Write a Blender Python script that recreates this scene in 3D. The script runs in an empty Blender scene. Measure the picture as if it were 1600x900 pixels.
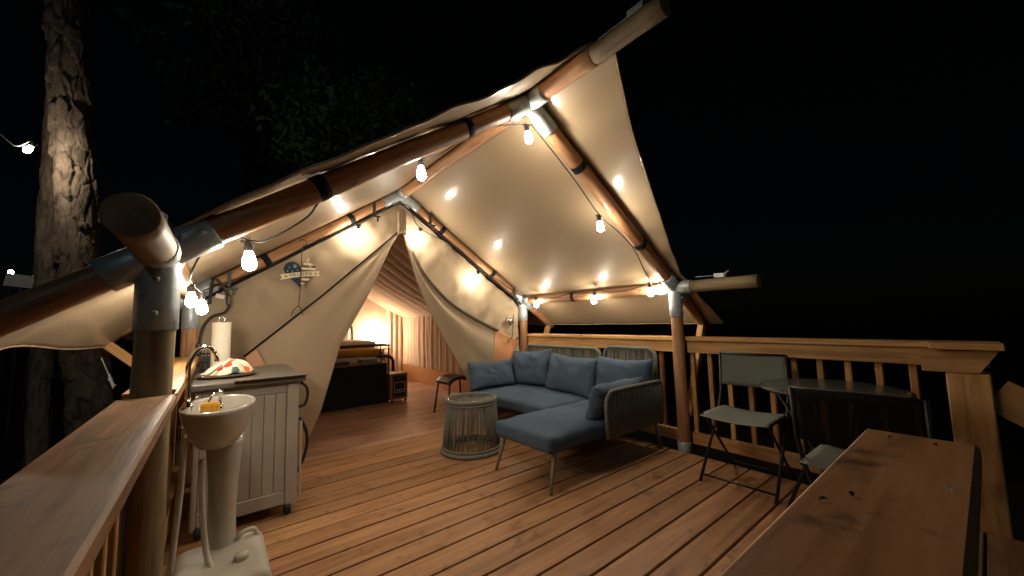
import bpy, bmesh, math, random
from mathutils import Vector, Matrix, noise
random.seed(7)
sc = bpy.context.scene
COL = sc.collection
R = math.radians

# ------------------------------------------------------------------ camera
YAW, PIT, ROL, FPX, CH = 0.668852, 0.0864612, -0.024710, 584.95, 1.25
fw = Vector((math.sin(YAW)*math.cos(PIT), math.cos(YAW)*math.cos(PIT), math.sin(PIT)))
r0 = Vector((math.cos(YAW), -math.sin(YAW), 0)); u0 = r0.cross(fw)
rt = r0*math.cos(ROL)+u0*math.sin(ROL); up = -r0*math.sin(ROL)+u0*math.cos(ROL)
cam = bpy.data.cameras.new('camera'); camo = bpy.data.objects.new('camera', cam); COL.objects.link(camo)
cam.sensor_width = 36; cam.lens = FPX/1600*36; cam.clip_start = 0.02; cam.clip_end = 500
m = Matrix((( rt.x, up.x, -fw.x, 0), (rt.y, up.y, -fw.y, 0), (rt.z, up.z, -fw.z, CH), (0, 0, 0, 1)))
camo.matrix_world = m
sc.camera = camo
# ------------------------------------------------------------------ night sky, moon, exposure
world = bpy.data.worlds.new('World'); sc.world = world; world.use_nodes = True
wn = world.node_tree.nodes; wl = world.node_tree.links
sky = wn.new('ShaderNodeTexSky'); sky.sky_type = 'NISHITA'; sky.sun_disc = False
sky.sun_elevation = R(18); sky.sun_rotation = R(200)
bgn = wn['Background']; bgn.inputs['Strength'].default_value = 0.00022
wl.new(sky.outputs[0], bgn.inputs['Color'])
moon = bpy.data.lights.new('moon', 'SUN'); moon.energy = 0.07; moon.angle = R(0.5); moon.color = (0.75, 0.95, 1.0)
moono = bpy.data.objects.new('moon', moon); COL.objects.link(moono)
moono.rotation_euler = (R(58), 0, R(-25))
sc.view_settings.view_transform = 'Standard'; sc.view_settings.look = 'None'
sc.view_settings.exposure = 0.0; sc.view_settings.gamma = 1.0
sc.cycles.use_denoising = True
sc.cycles.max_bounces = 6; sc.cycles.diffuse_bounces = 4; sc.cycles.transparent_max_bounces = 16
sc.cycles.sample_clamp_indirect = 4.0
BULB = 245.0

# ------------------------------------------------------------------ materials
def nmat(name):
    mt = bpy.data.materials.new(name); mt.use_nodes = True
    nt = mt.node_tree; return mt, nt.nodes, nt.links, nt.nodes['Principled BSDF']
def ramp(n, stops):
    r = n.new('ShaderNodeValToRGB'); e = r.color_ramp.elements
    while len(e) > len(stops): e.remove(e[-1])
    while len(e) < len(stops): e.new(1)
    for k, (p, c) in enumerate(stops): e[k].position = p; e[k].color = (*c, 1)
    return r
def coords(n, l, scale, rnd=True):
    tc = n.new('ShaderNodeTexCoord'); src = tc.outputs['Object']
    if rnd:
        oi = n.new('ShaderNodeObjectInfo'); mu = n.new('ShaderNodeMath'); mu.operation = 'MULTIPLY'; mu.inputs[1].default_value = 53.0
        l.new(oi.outputs['Random'], mu.inputs[0])
        ad = n.new('ShaderNodeVectorMath'); ad.operation = 'ADD'
        l.new(src, ad.inputs[0]); l.new(mu.outputs[0], ad.inputs[1]); src = ad.outputs[0]
    mp = n.new('ShaderNodeMapping'); mp.inputs['Scale'].default_value = scale
    l.new(src, mp.inputs['Vector']); return mp.outputs[0], src
def noi(n, l, vec, scale, detail=4, rough=.6, dist=0):
    t = n.new('ShaderNodeTexNoise'); t.inputs['Scale'].default_value = scale; t.inputs['Detail'].default_value = detail
    t.inputs['Roughness'].default_value = rough; t.inputs['Distortion'].default_value = dist
    l.new(vec, t.inputs['Vector']); return t.outputs[0]
def mixc(n, l, fac, a, b, mode='MIX'):
    x = n.new('ShaderNodeMix'); x.data_type = 'RGBA'; x.blend_type = mode
    for i, v in ((0, fac), (6, a), (7, b)):
        if hasattr(v, 'is_linked'): l.new(v, x.inputs[i])
        else: x.inputs[i].default_value = v if i == 0 else (*v, 1)
    return x.outputs[2]
def bump(n, l, b, h, s, d=.01):
    bp = n.new('ShaderNodeBump'); bp.inputs['Strength'].default_value = s; bp.inputs['Distance'].default_value = d
    l.new(h, bp.inputs['Height']); l.new(bp.outputs[0], b.inputs['Normal'])

def wood(name, axis, dark, mid, light, rough=.5, knot=.6, wear=None, stretch=14, spec=.4, stain=0, bmp=.14, flat=False):
    mt, n, l, b = nmat(name)
    sx = [stretch, stretch, stretch]; sx['xyz'.index(axis)] = 1.0
    v, raw = coords(n, l, sx)
    g = noi(n, l, v, 1.5, 5, .55, .8)
    rp = ramp(n, [(.36, dark), (.5, mid), (.64, light)]); l.new(g, rp.inputs[0]); col = rp.outputs[0]
    s2 = [3.5, 3.5, 3.5]; s2['xyz'.index(axis)] = 1.3
    if flat: s2[2] = 0.0
    mp = n.new('ShaderNodeMapping'); mp.inputs['Scale'].default_value = s2; l.new(raw, mp.inputs[0])
    vo = n.new('ShaderNodeTexVoronoi'); vo.inputs['Scale'].default_value = 2.3; l.new(mp.outputs[0], vo.inputs['Vector'])
    kr = ramp(n, [(.05, (1, 1, 1)), (.12, (0, 0, 0))]); l.new(vo.outputs['Distance'], kr.inputs[0])
    km = n.new('ShaderNodeMath'); km.operation = 'MULTIPLY'; km.inputs[1].default_value = knot; l.new(kr.outputs[0], km.inputs[0])
    col = mixc(n, l, km.outputs[0], col, tuple(c*.28 for c in dark))
    oi = n.new('ShaderNodeObjectInfo'); hs = n.new('ShaderNodeHueSaturation')
    mr = n.new('ShaderNodeMapRange'); mr.inputs[3].default_value = .78; mr.inputs[4].default_value = 1.18
    l.new(oi.outputs['Random'], mr.inputs[0]); l.new(mr.outputs[0], hs.inputs['Value']); l.new(col, hs.inputs['Color']); col = hs.outputs[0]
    if wear:
        w = noi(n, l, v, .55, 8, .75); wr = ramp(n, [(.50, (0, 0, 0)), (.62, (1, 1, 1))]); l.new(w, wr.inputs[0])
        wm = n.new('ShaderNodeMath'); wm.operation = 'MULTIPLY'; wm.inputs[1].default_value = .7; l.new(wr.outputs[0], wm.inputs[0])
        col = mixc(n, l, wm.outputs[0], col, wear)
    if stain:
        w = noi(n, l, raw, 7, 5, .65); wr = ramp(n, [(.57, (0, 0, 0)), (.70, (1, 1, 1))]); l.new(w, wr.inputs[0])
        wm = n.new('ShaderNodeMath'); wm.operation = 'MULTIPLY'; wm.inputs[1].default_value = stain; l.new(wr.outputs[0], wm.inputs[0])
        col = mixc(n, l, wm.outputs[0], col, tuple(c*.25 for c in dark))
    l.new(col, b.inputs['Base Color'])
    rr = n.new('ShaderNodeMapRange'); rr.inputs[3].default_value = rough-.12; rr.inputs[4].default_value = rough+.2; l.new(g, rr.inputs[0])
    l.new(rr.outputs[0], b.inputs['Roughness']); b.inputs['Specular IOR Level'].default_value = spec
    f = noi(n, l, v, 5, 4, .6); bump(n, l, b, f, bmp, .004)
    return mt

def cloth(name, c, rough=.85, var=.18, spec=.2, weave=600, transl=0.0, bs=.15, coat=0, blot=2.5, crease=0):
    mt, n, l, b = nmat(name)
    v, raw = coords(n, l, (1, 1, 1))
    g = noi(n, l, raw, blot, 5, .6)
    rp = ramp(n, [(.3, tuple(x*(1-var) for x in c)), (.7, tuple(min(1, x*(1+var)) for x in c))]); l.new(g, rp.inputs[0])
    l.new(rp.outputs[0], b.inputs['Base Color']); b.inputs['Roughness'].default_value = rough
    b.inputs['Specular IOR Level'].default_value = spec
    if coat: b.inputs['Coat Weight'].default_value = coat; b.inputs['Coat Roughness'].default_value = .15
    f = noi(n, l, raw, weave, 2, .6); bump(n, l, b, f, bs, .002)
    if crease:
        b2 = n.new('ShaderNodeBump'); b2.inputs['Strength'].default_value = crease; b2.inputs['Distance'].default_value = .02
        l.new(noi(n, l, raw, 7, 4, .5, .8), b2.inputs['Height']); src = b.inputs['Normal'].links[0].from_node; l.new(b2.outputs[0], src.inputs['Normal'])
    if transl:
        tr = n.new('ShaderNodeBsdfTranslucent'); l.new(rp.outputs[0], tr.inputs[0])
        mx = n.new('ShaderNodeMixShader'); mx.inputs[0].default_value = transl
        l.new(b.outputs[0], mx.inputs[1]); l.new(tr.outputs[0], mx.inputs[2]); l.new(mx.outputs[0], n['Material Output'].inputs[0])
    return mt

def plain(name, c, rough=.5, metal=0, spec=.5, var=.12, sc_=8, bs=0, coat=0):
    mt, n, l, b = nmat(name)
    v, raw = coords(n, l, (1, 1, 1))
    g = noi(n, l, raw, sc_, 5, .65)
    rp = ramp(n, [(.3, tuple(x*(1-var) for x in c)), (.7, tuple(min(1, x*(1+var)) for x in c))]); l.new(g, rp.inputs[0])
    l.new(rp.outputs[0], b.inputs['Base Color']); b.inputs['Metallic'].default_value = metal
    b.inputs['Specular IOR Level'].default_value = spec
    mr = n.new('ShaderNodeMapRange'); mr.inputs[3].default_value = max(.02, rough-.08); mr.inputs[4].default_value = rough+.12
    l.new(g, mr.inputs[0]); l.new(mr.outputs[0], b.inputs['Roughness'])
    if coat: b.inputs['Coat Weight'].default_value = coat
    if bs: bump(n, l, b, g, bs, .01)
    return mt
def emit(name, c, s):
    mt, n, l, b = nmat(name)
    e = n.new('ShaderNodeEmission'); e.inputs[0].default_value = (*c, 1); e.inputs[1].default_value = s
    l.new(e.outputs[0], n['Material Output'].inputs[0]); return mt

DK, MD, LT = (.30, .148, .066), (.39, .205, .096), (.46, .255, .126)
M = dict(
 deck=wood('deck_wood', 'x', DK, MD, LT, .48, .6, stain=.6, flat=True),
 railx=wood('rail_wood_x', 'x', (.30, .135, .050), (.40, .19, .075), (.46, .235, .098), .5, .85, stain=.9, flat=True),
 raily=wood('rail_wood_y', 'y', (.34, .17, .060), (.48, .26, .095), (.56, .32, .125), .5, .7),
 railz=wood('rail_wood_z', 'z', (.34, .17, .060), (.48, .26, .095), (.56, .32, .125), .55, .3),
 capold=wood('weathered_cap_wood', 'y', (.14, .066, .029), (.27, .14, .066), (.36, .205, .105), .46, 1.0, wear=(.42, .28, .175), stain=.8, flat=True, bmp=.3, spec=.25),
 log=wood('log_wood', 'z', (.22, .105, .048), (.36, .185, .088), (.45, .25, .125), .42, .8, stretch=9),
 loggrey=wood('weathered_log', 'z', (.16, .115, .06), (.26, .195, .105), (.34, .265, .155), .6, .4, stretch=9),
 plank=wood('laminate', 'x', (.30, .16, .10), (.43, .25, .165), (.53, .33, .225), .33, .1, stretch=7),
 fly=cloth('fly_canvas', (.40, .305, .195), .48, .05, .4, 300, .05, .05, coat=.55, blot=1.2, crease=.12),
 canvas=cloth('tent_canvas', (.40, .312, .208), .8, .07, .25, 500, .06, .2, blot=2.0, crease=.35),
 liner=cloth('liner_cloth', (.66, .48, .34), .9, .05, .2, 400, .10, .1),
 skirt=cloth('skirt_vinyl', (.50, .235, .10), .42, .08, .5, 200, 0, .05),
 blue=cloth('blue_fabric', (.070, .108, .160), .9, .15, .15, 900, 0, .35),
 rope=plain('rope', (.16, .165, .14), .85, 0, .3, .25, 60, .3),
 sling=cloth('sling_mesh', (.16, .175, .15), .7, .12, .3, 900, 0, .4),
 galv=plain('galvanised_steel', (.42, .47, .49), .42, .35, .5, .22, 30, .08),
 chrome=plain('chrome', (.75, .74, .72), .10, 1, .5, .04),
 black=plain('black_paint', (.012, .012, .013), .45, 0, .4),
 strap=plain('black_strap', (.010, .010, .012), .85, 0, .2),
 taupe=plain('taupe_paint', (.20, .18, .14), .45, 0, .5),
 rubber=plain('cord_rubber', (.014, .013, .012), .6),
 porcelain=plain('porcelain', (.47, .455, .41), .16, 0, .5, .05, 4, 0, .4),
 tank=plain('white_plastic', (.55, .53, .46), .45, 0, .5, .08, 5),
 cab=plain('cabinet_grey', (.40, .375, .32), .5, 0, .4, .07, 6),
 cabtop=plain('cabinet_top', (.135, .125, .11), .36, 0, .5, .1, 20),
 paper=plain('paper', (.78, .74, .60), .9, 0, .2, .04, 40, .2),
 sponge=plain('sponge', (.68, .36, .06), .95, 0, .1, .2, 80, .6),
 navy=cloth('navy_fabric', (.012, .016, .026), .9, .2, .2, 500),
 white=plain('white_cloth', (.75, .70, .62), .9, 0, .1, .06),
 mustard=cloth('mustard_blanket', (.50, .28, .05), .95, .15, .1, 300, 0, .5),
 brownwood=wood('shelf_wood', 'x', (.10, .045, .022), (.17, .08, .04), (.22, .11, .055), .4, .2),
 heaterwood=wood('heater_wood', 'z', (.20, .085, .03), (.30, .14, .055), (.38, .19, .08), .4, .2),
 signnavy=plain('sign_navy', (.020, .035, .055), .7, 0, .3, .3, 60),
 signcream=plain('sign_cream', (.80, .72, .52), .7, 0, .3, .12, 40),
 signgrey=plain('sign_grey', (.13, .10, .07), .7, 0, .3, .2, 60),
 signgold=plain('sign_gold', (.45, .24, .06), .7, 0, .3, .2, 40),
 signblue=plain('sign_pale_blue', (.30, .40, .42), .7, 0, .3, .2, 40),
 ink=plain('ink', (.05, .04, .03), .8),
 leaf=plain('green_leaf', (.085, .12, .055), .6, 0, .3, .5, 3),
 deadleaf=plain('dead_leaf', (.055, .035, .02), .8, 0, .2, .4, 60),
 soil=plain('forest_floor', (.035, .026, .018), .95, 0, .1, .5, 4, .6),
 dark=plain('dark_plastic', (.02, .02, .022), .4),
 book=plain('book_cover', (.10, .16, .17), .5),
)
M['bulb'] = emit('lit_bulb', (1.0, .86, .68), BULB)
M['lamp'] = emit('lit_lamp', (1.0, .80, .58), 120)
M['farlight'] = emit('far_light', (.8, .9, 1.0), 60)
def bark_mat():
    mt, n, l, b = nmat('bark')
    v, raw = coords(n, l, (1, 1, .6), False)
    g = noi(n, l, v, 9, 8, .7); rp = ramp(n, [(.3, (.07, .045, .028)), (.55, (.19, .135, .09)), (.75, (.30, .23, .165))]); l.new(g, rp.inputs[0])
    at = n.new('ShaderNodeAttribute'); at.attribute_name = 'crack'
    c = mixc(n, l, at.outputs['Fac'], rp.outputs[0], (.03, .018, .012))
    l.new(c, b.inputs['Base Color']); b.inputs['Roughness'].default_value = .95
    bump(n, l, b, noi(n, l, v, 40, 6, .7), .8, .02); return mt
M['bark'] = bark_mat()
def glass_mat():
    mt, n, l, b = nmat('table_glass')
    v, raw = coords(n, l, (1, 1, 1)); g = noi(n, l, raw, 60, 4, .7)
    rp = ramp(n, [(.3, (.10, .115, .10)), (.7, (.17, .185, .16))]); l.new(g, rp.inputs[0]); l.new(rp.outputs[0], b.inputs['Base Color'])
    b.inputs['Roughness'].default_value = .22; b.inputs['Coat Weight'].default_value = .6; bump(n, l, b, g, .15, .004)
    tr = n.new('ShaderNodeBsdfTransparent'); tr.inputs[0].default_value = (.7, .75, .7, 1)
    mx = n.new('ShaderNodeMixShader'); mx.inputs[0].default_value = .35
    l.new(b.outputs[0], mx.inputs[1]); l.new(tr.outputs[0], mx.inputs[2]); l.new(mx.outputs[0], n['Material Output'].inputs[0]); return mt
M['glass'] = glass_mat()
def mesh_mat(name, c, a):   # see-through woven mesh
    mt, n, l, b = nmat(name); b.inputs['Base Color'].default_value = (*c, 1); b.inputs['Roughness'].default_value = .8; b.inputs['Specular IOR Level'].default_value = .15
    tr = n.new('ShaderNodeBsdfTransparent'); mx = n.new('ShaderNodeMixShader'); mx.inputs[0].default_value = a
    l.new(b.outputs[0], mx.inputs[1]); l.new(tr.outputs[0], mx.inputs[2]); l.new(mx.outputs[0], n['Material Output'].inputs[0]); return mt
M['slingmesh'] = mesh_mat('shaded_mesh', (.006, .006, .006), .22); M['greymesh'] = mesh_mat('grey_mesh', (.15, .17, .15), .16)  # slingmesh: chair mesh coloured almost black, shade of the unlit back put in
def crab_mat():
    mt, n, l, b = nmat('crab_print_towel')
    v, raw = coords(n, l, (1, 1, 1), False)
    vo = n.new('ShaderNodeTexVoronoi'); vo.inputs['Scale'].default_value = 13; l.new(raw, vo.inputs['Vector'])
    nz = noi(n, l, raw, 40, 3); ad = n.new('ShaderNodeMath'); ad.operation = 'MULTIPLY_ADD'; ad.inputs[1].default_value = .35; l.new(nz, ad.inputs[0]); l.new(vo.outputs['Distance'], ad.inputs[2])
    rp = ramp(n, [(.52, (1, 1, 1)), (.56, (0, 0, 0))]); l.new(ad.outputs[0], rp.inputs[0])
    cr = ramp(n, [(.0, (.62, .05, .02)), (.55, (.70, .16, .03)), (.8, (.05, .12, .11))]); cr.color_ramp.interpolation = 'CONSTANT'; l.new(vo.outputs['Color'], cr.inputs[0])
    c = mixc(n, l, rp.outputs[0], (.74, .68, .52), cr.outputs[0])
    l.new(c, b.inputs['Base Color']); b.inputs['Roughness'].default_value = .9; return mt
M['crab'] = crab_mat()

# ------------------------------------------------------------------ helpers
WM = {}
def link(o, parent=None, mw=Matrix.Identity(4)):
    COL.objects.link(o)
    if parent is not None:
        o.parent = parent; o.matrix_parent_inverse = WM[parent].inverted()
    o.matrix_basis = mw; WM[o] = mw.copy(); return o
def tag(o, label=None, cat=None, group=None, kind=None):
    for k, v in (('label', label), ('category', cat), ('group', group), ('kind', kind)):
        if v: o[k] = v
    return o
def thing(name, label, cat, loc=(0, 0, 0), group=None, kind=None):
    o = bpy.data.objects.new(name, None); o.empty_display_size = .1
    link(o, None, Matrix.Translation(loc)); return tag(o, label, cat, group, kind)
def obj(name, verts, faces, mat, parent=None, mw=Matrix.Identity(4), smooth=False):
    me = bpy.data.meshes.new(name); me.from_pydata([tuple(v) for v in verts], [], faces)
    me.materials.append(M[mat] if isinstance(mat, str) else mat)
    if smooth:
        for p in me.polygons: p.use_smooth = True
    me.update()
    return link(bpy.data.objects.new(name, me), parent, mw)
def share(name, src, parent, mw):
    return link(bpy.data.objects.new(name, src.data), parent, mw)
def boxdata(sx, sy, sz, bev=.004, seg=1):
    bm = bmesh.new(); bmesh.ops.create_cube(bm, size=1)
    for v in bm.verts: v.co = Vector((v.co.x*sx, v.co.y*sy, v.co.z*sz))
    if bev: bmesh.ops.bevel(bm, geom=bm.edges[:], offset=min(bev, .45*min(sx, sy, sz)), segments=seg, affect='EDGES', profile=.5)
    bm.verts.index_update()
    d = ([v.co.copy() for v in bm.verts], [[v.index for v in f.verts] for f in bm.faces]); bm.free(); return d
def box(name, x, y, z, mat, parent=None, bev=.004, rot=None, seg=1):
    v, f = boxdata(x[1]-x[0], y[1]-y[0], z[1]-z[0], bev, seg)
    mw = Matrix.Translation(((x[0]+x[1])/2, (y[0]+y[1])/2, (z[0]+z[1])/2))
    if rot is not None: mw = mw @ rot
    return obj(name, v, f, mat, parent, mw, smooth=False)
def align(p0, p1):
    d = (Vector(p1)-Vector(p0)).normalized()
    return Matrix.Translation(p0) @ d.to_track_quat('Z', 'Y').to_matrix().to_4x4()
def bar(name, p0, p1, w, h, mat, parent=None, bev=.003):   # rectangular beam between two points
    L = (Vector(p1)-Vector(p0)).length; v, f = boxdata(w, h, L, bev)
    return obj(name, [a+Vector((0, 0, L/2)) for a in v], f, mat, parent, align(p0, p1))
def polegeo(L, r0, r1=None, n=20, rings=None, wob=0.0, seed=0, cap=True, bevel=.004):
    r1 = r0 if r1 is None else r1; rings = rings or max(2, int(L/.08)); vs, fs = [], []
    prof = [(0, r0-bevel)]+[(bevel+(L-2*bevel)*k/rings, r0+(r1-r0)*k/rings) for k in range(rings+1)]+[(L, r1-bevel)]
    for z, r in prof:
        ox, oy = (wob*1.2*noise.noise((z*1.5, seed, 3)), wob*1.2*noise.noise((z*1.5, seed, 9))) if wob else (0, 0)
        for j in range(n):
            a = 2*math.pi*j/n
            rr = r*(1+(wob*6*noise.noise((math.cos(a)*1.2+seed, math.sin(a)*1.2, z*3)) if wob else 0))
            vs.append((rr*math.cos(a)+ox, rr*math.sin(a)+oy, z))
    k = len(prof)
    for i in range(k-1):
        for j in range(n): fs.append([i*n+j, i*n+(j+1) % n, (i+1)*n+(j+1) % n, (i+1)*n+j])
    if cap: fs.append(list(range(n))[::-1]); fs.append([(k-1)*n+j for j in range(n)])
    return vs, fs
def pole(name, p0, p1, r, mat, parent=None, r1=None, wob=0.0, n=20, cap=True):
    L = (Vector(p1)-Vector(p0)).length
    v, f = polegeo(L, r, r1, n, wob=wob, seed=random.random()*50, cap=cap)
    o = obj(name, v, f, mat, parent, align(p0, p1), True); flatcaps(o, n); return o
def flatcaps(o, n):
    for p in o.data.polygons:
        if len(p.vertices) == n: p.use_smooth = False
def smoothpath(pts, sub=6, closed=False):
    P = [Vector(p) for p in pts]; out = []
    N = len(P); rng = range(N if closed else N-1)
    for i in rng:
        p0 = P[(i-1) % N] if (closed or i > 0) else P[i]; p1 = P[i]; p2 = P[(i+1) % N]; p3 = P[(i+2) % N] if (closed or i+2 < N) else P[(i+1) % N]
        for k in range(sub):
            t = k/sub
            out.append(.5*((2*p1)+(-p0+p2)*t+(2*p0-5*p1+4*p2-p3)*t*t+(-p0+3*p1-3*p2+p3)*t**3))
    if not closed: out.append(P[-1])
    return out
def tubegeo(pts, r, n=8, closed=False):
    P = [Vector(p) for p in pts]; N = len(P); vs, fs = [], []
    up_ = None
    for i in range(N):
        a = P[i-1] if (i > 0 or closed) else P[i]; b = P[(i+1) % N] if (i < N-1 or closed) else P[i]
        t = (b-a).normalized() if (b-a).length > 1e-9 else Vector((0, 0, 1))
        if up_ is None: up_ = t.orthogonal().normalized()
        else: up_ = (up_-t*up_.dot(t)); up_ = up_.normalized() if up_.length > 1e-6 else t.orthogonal().normalized()
        s = t.cross(up_); rr = r[i] if isinstance(r, (list, tuple)) else r
        for j in range(n):
            q = 2*math.pi*j/n; vs.append(P[i]+up_*rr*math.cos(q)+s*rr*math.sin(q))
    for i in range(N if closed else N-1):
        for j in range(n): fs.append([i*n+j, i*n+(j+1) % n, ((i+1) % N)*n+(j+1) % n, ((i+1) % N)*n+j])
    if not closed: fs.append(list(range(n))[::-1]); fs.append([(N-1)*n+j for j in range(n)])
    return vs, fs
def tube(name, pts, r, mat, parent=None, n=8, closed=False, mw=Matrix.Identity(4)):
    v, f = tubegeo(pts, r, n, closed); return obj(name, v, f, mat, parent, mw, True)
def merge(parts):
    V, F = [], []
    for v, f in parts:
        o = len(V); V += list(v); F += [[i+o for i in q] for q in f]
    return V, F
def lathegeo(prof, n=32, sx=1, sy=1, capb=True, capt=True):
    vs, fs = [], []
    for r, z in prof:
        for j in range(n):
            a = 2*math.pi*j/n; vs.append((r*sx*math.cos(a), r*sy*math.sin(a), z))
    k = len(prof)
    for i in range(k-1):
        for j in range(n): fs.append([i*n+j, i*n+(j+1) % n, (i+1)*n+(j+1) % n, (i+1)*n+j])
    if capb: fs.append(list(range(n))[::-1])
    if capt: fs.append([(k-1)*n+j for j in range(n)])
    return vs, fs
def lathe(name, prof, loc, mat, parent=None, n=32, sx=1, sy=1, capb=True, capt=True, rot=None):
    v, f = lathegeo(prof, n, sx, sy, capb, capt)
    mw = Matrix.Translation(loc)
    if rot is not None: mw = mw @ rot
    return obj(name, v, f, mat, parent, mw, True)
def sheet(name, fn, nu, nv, mat, parent=None, thick=.004):
    vs = [fn(i/nu, j/nv) for j in range(nv+1) for i in range(nu+1)]
    fs = [[j*(nu+1)+i, j*(nu+1)+i+1, (j+1)*(nu+1)+i+1, (j+1)*(nu+1)+i] for j in range(nv) for i in range(nu)]
    o = obj(name, vs, fs, mat, parent, smooth=True)
    if thick:
        md = o.modifiers.new('thick', 'SOLIDIFY'); md.thickness = thick; md.offset = 0
    return o
def interp(tab, x):
    if x <= tab[0][0]: return tab[0][1]
    for (a, b), (c, d) in zip(tab, tab[1:]):
        if x <= c: return b+(d-b)*(x-a)/(c-a)
    return tab[-1][1]
def along(pts, t):          # point on polyline by arc length
    P = [Vector(p) for p in pts]; L = [0]
    for a, b in zip(P, P[1:]): L.append(L[-1]+(b-a).length)
    s = t*L[-1]
    for k in range(len(P)-1):
        if s <= L[k+1]+1e-9: return P[k].lerp(P[k+1], (s-L[k])/max(1e-9, L[k+1]-L[k]))
    return P[-1]
nz = lambda *a: noise.noise(Vector(a))

# ------------------------------------------------------------------ setting: ground
def gz(x, y): return -1.0+.10*nz(x*.3, y*.3, 1)+.04*nz(x*1.3, y*1.3, 4)
gp = sorted(set([-60, -40, -25, -15]+[k*.8-10 for k in range(34)]+[22, 30, 45, 70]))
gv = [(x, y+4, gz(x, y)) for y in gp for x in gp]; gn = len(gp)
g = obj('ground', gv, [[j*gn+i, j*gn+i+1, (j+1)*gn+i+1, (j+1)*gn+i] for j in range(gn-1) for i in range(gn-1)], 'soil', smooth=True)
tag(g, 'dark bare forest floor around the raised deck', 'ground', kind='structure')

# ------------------------------------------------------------------ deck
rim = merge([([Vector(p)+Vector(c) for p in v], f) for (v, f), c in (
    (boxdata(.04, 4.2, .16), (-.23, 1.95, -.13)), (boxdata(.05, 4.2, .16), (3.475, 1.95, -.13)),
    (boxdata(3.6, .04, .16), (1.6, -.06, -.13)), (boxdata(3.6, .04, .16), (1.6, 4.0, -.13)),
    *[((boxdata(.04, 3.9, .15)), (x, 1.97, -.125)) for x in (.3, .85, 1.4, 1.95, 2.5, 3.05)])])
deck = obj('deck', rim[0], rim[1], 'railx'); tag(deck, 'raised timber deck of wide reddish boards', 'deck', kind='structure')
bd = None; P_ = .1702
for k in range(24):
    y1 = 4.022-k*P_; y0 = y1-P_+.013
    if bd is None:
        v, f = boxdata(3.69, P_-.013, .036, .005, 2); bd = obj('deck_board', v, f, 'deck', deck, Matrix.Translation((1.60, (y0+y1)/2, -.018)))
    else:
        share('deck_board', bd, deck, Matrix.Translation((1.60+random.uniform(-.006, .006), (y0+y1)/2, -.018+random.uniform(-.0012, .0012))) @ Matrix.Rotation(random.uniform(-.0012, .0012), 4, 'Z'))
# tent floor of laminate planks
tf = box('tent_floor', (-.12, 3.42), (4.03, 8.5), (-.06, -.014), 'brownwood', None, 0); tag(tf, 'wood-look plank floor inside the tent', 'floor', kind='structure')
pl = None; PW = .124
for k in range(36):
    y0 = 4.032+k*PW; off = (k*.47) % 1.2; x = -.12-off
    while x < 3.4:
        a, b = max(x, -.115), min(x+1.2, 3.41); x += 1.2
        if b-a < .05: continue
        if pl is None or abs((b-a)-1.2) > .001:
            v, f = boxdata(b-a-.002, PW-.002, .012, .0012); o = obj('floor_plank', v, f, 'plank', tf, Matrix.Translation(((a+b)/2, y0+PW/2, -.007)))
            if abs((b-a)-1.2) < .001: pl = o
        else: share('floor_plank', pl, tf, Matrix.Translation(((a+b)/2, y0+PW/2, -.007)))

# ------------------------------------------------------------------ railings
rr_ = thing('deck_railing', 'orange timber railing along the right side of the deck behind the sofa', 'railing', (3.55, 1.9, 0))
for a, b in ((-.03, 1.80), (1.925, 4.12)):
    box('rail_cap', (3.50, 3.655), (a, b), (1.017, 1.055), 'raily', rr_, .005)
    box('top_rail', (3.522, 3.56), (max(a, .02), b), (.905, 1.016), 'raily', rr_)
    box('bottom_rail', (3.522, 3.56), (max(a, .2), b), (.068, .175), 'raily', rr_)
bl = None
for k in range(24):
    y = .335+k*.1605
    if 1.78 < y < 1.94: continue
    mw = Matrix.Translation((3.583, y, .53))
    if bl is None: v, f = boxdata(.038, .038, .92, .004); bl = obj('baluster', v, f, 'railz', rr_, mw)
    else: share('baluster', bl, rr_, mw @ Matrix.Rotation(math.pi/2*(k % 4), 4, 'Z'))
box('corner_post', (3.44, 3.60), (.02, .19), (-.9, .878), 'railz', rr_, .006)
# cut block on top of the corner post
x0, x1 = 3.435, 3.50
obj('cut_block', [(x, y, z) for x in (x0, x1) for y, z in ((.285, .88), (.285, 1.0), (-.02, 1.014), (.06, .88))],
    [[0, 1, 2, 3], [7, 6, 5, 4], [0, 4, 5, 1], [1, 5, 6, 2], [2, 6, 7, 3], [3, 7, 4, 0]], 'raily', rr_)
box('cap_end', (3.38, 3.4985), (-.04, .24), (1.0165, 1.0545), 'raily', rr_, .004)
sr = thing('stair_railing', 'dim sloping stair handrail beyond the far right corner post', 'railing', (3.5, -.3, 0))
bar('handrail', (3.5, .015, .765), (3.5, -1.0, .10), .045, .19, 'railz', sr)
box('newel_post', (3.45, 3.55), (-.98, -.88), (-1.0, .3), 'railz', sr)

lr = thing('deck_railing', 'weathered wooden railing on the left beside the sink, in the near foreground', 'railing', (-.18, 1.9, 0))
box('rail_cap', (-.255, -.10), (-.35, 1.798), (.982, 1.02), 'capold', lr, .006)
pg = [(-.10, 1.803), (-.10, 4.05), (-.255, 4.05), (-.255, 1.93), (-.108, 1.93), (-.108, 1.803)]
obj('rail_cap', [(x, y, z) for z in (.984, 1.022) for x, y in pg], [[5, 4, 3, 2, 1, 0], [6, 7, 8, 9, 10, 11]]+[[i, (i+1) % 6, 6+(i+1) % 6, 6+i] for i in range(6)], 'raily', lr)
for a, b in ((-.3, 1.79), (1.94, 4.05)):
    box('top_rail', (-.216, -.178), (a, b), (.87, .981), 'raily', lr)
    box('bottom_rail', (-.216, -.178), (a, b), (.07, .175), 'raily', lr)
for k in range(27):
    y = -.2+k*.1605
    if 1.74 < y < 1.96: continue
    share('baluster', bl, lr, Matrix.Translation((-.2365, y, .50)))
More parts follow.
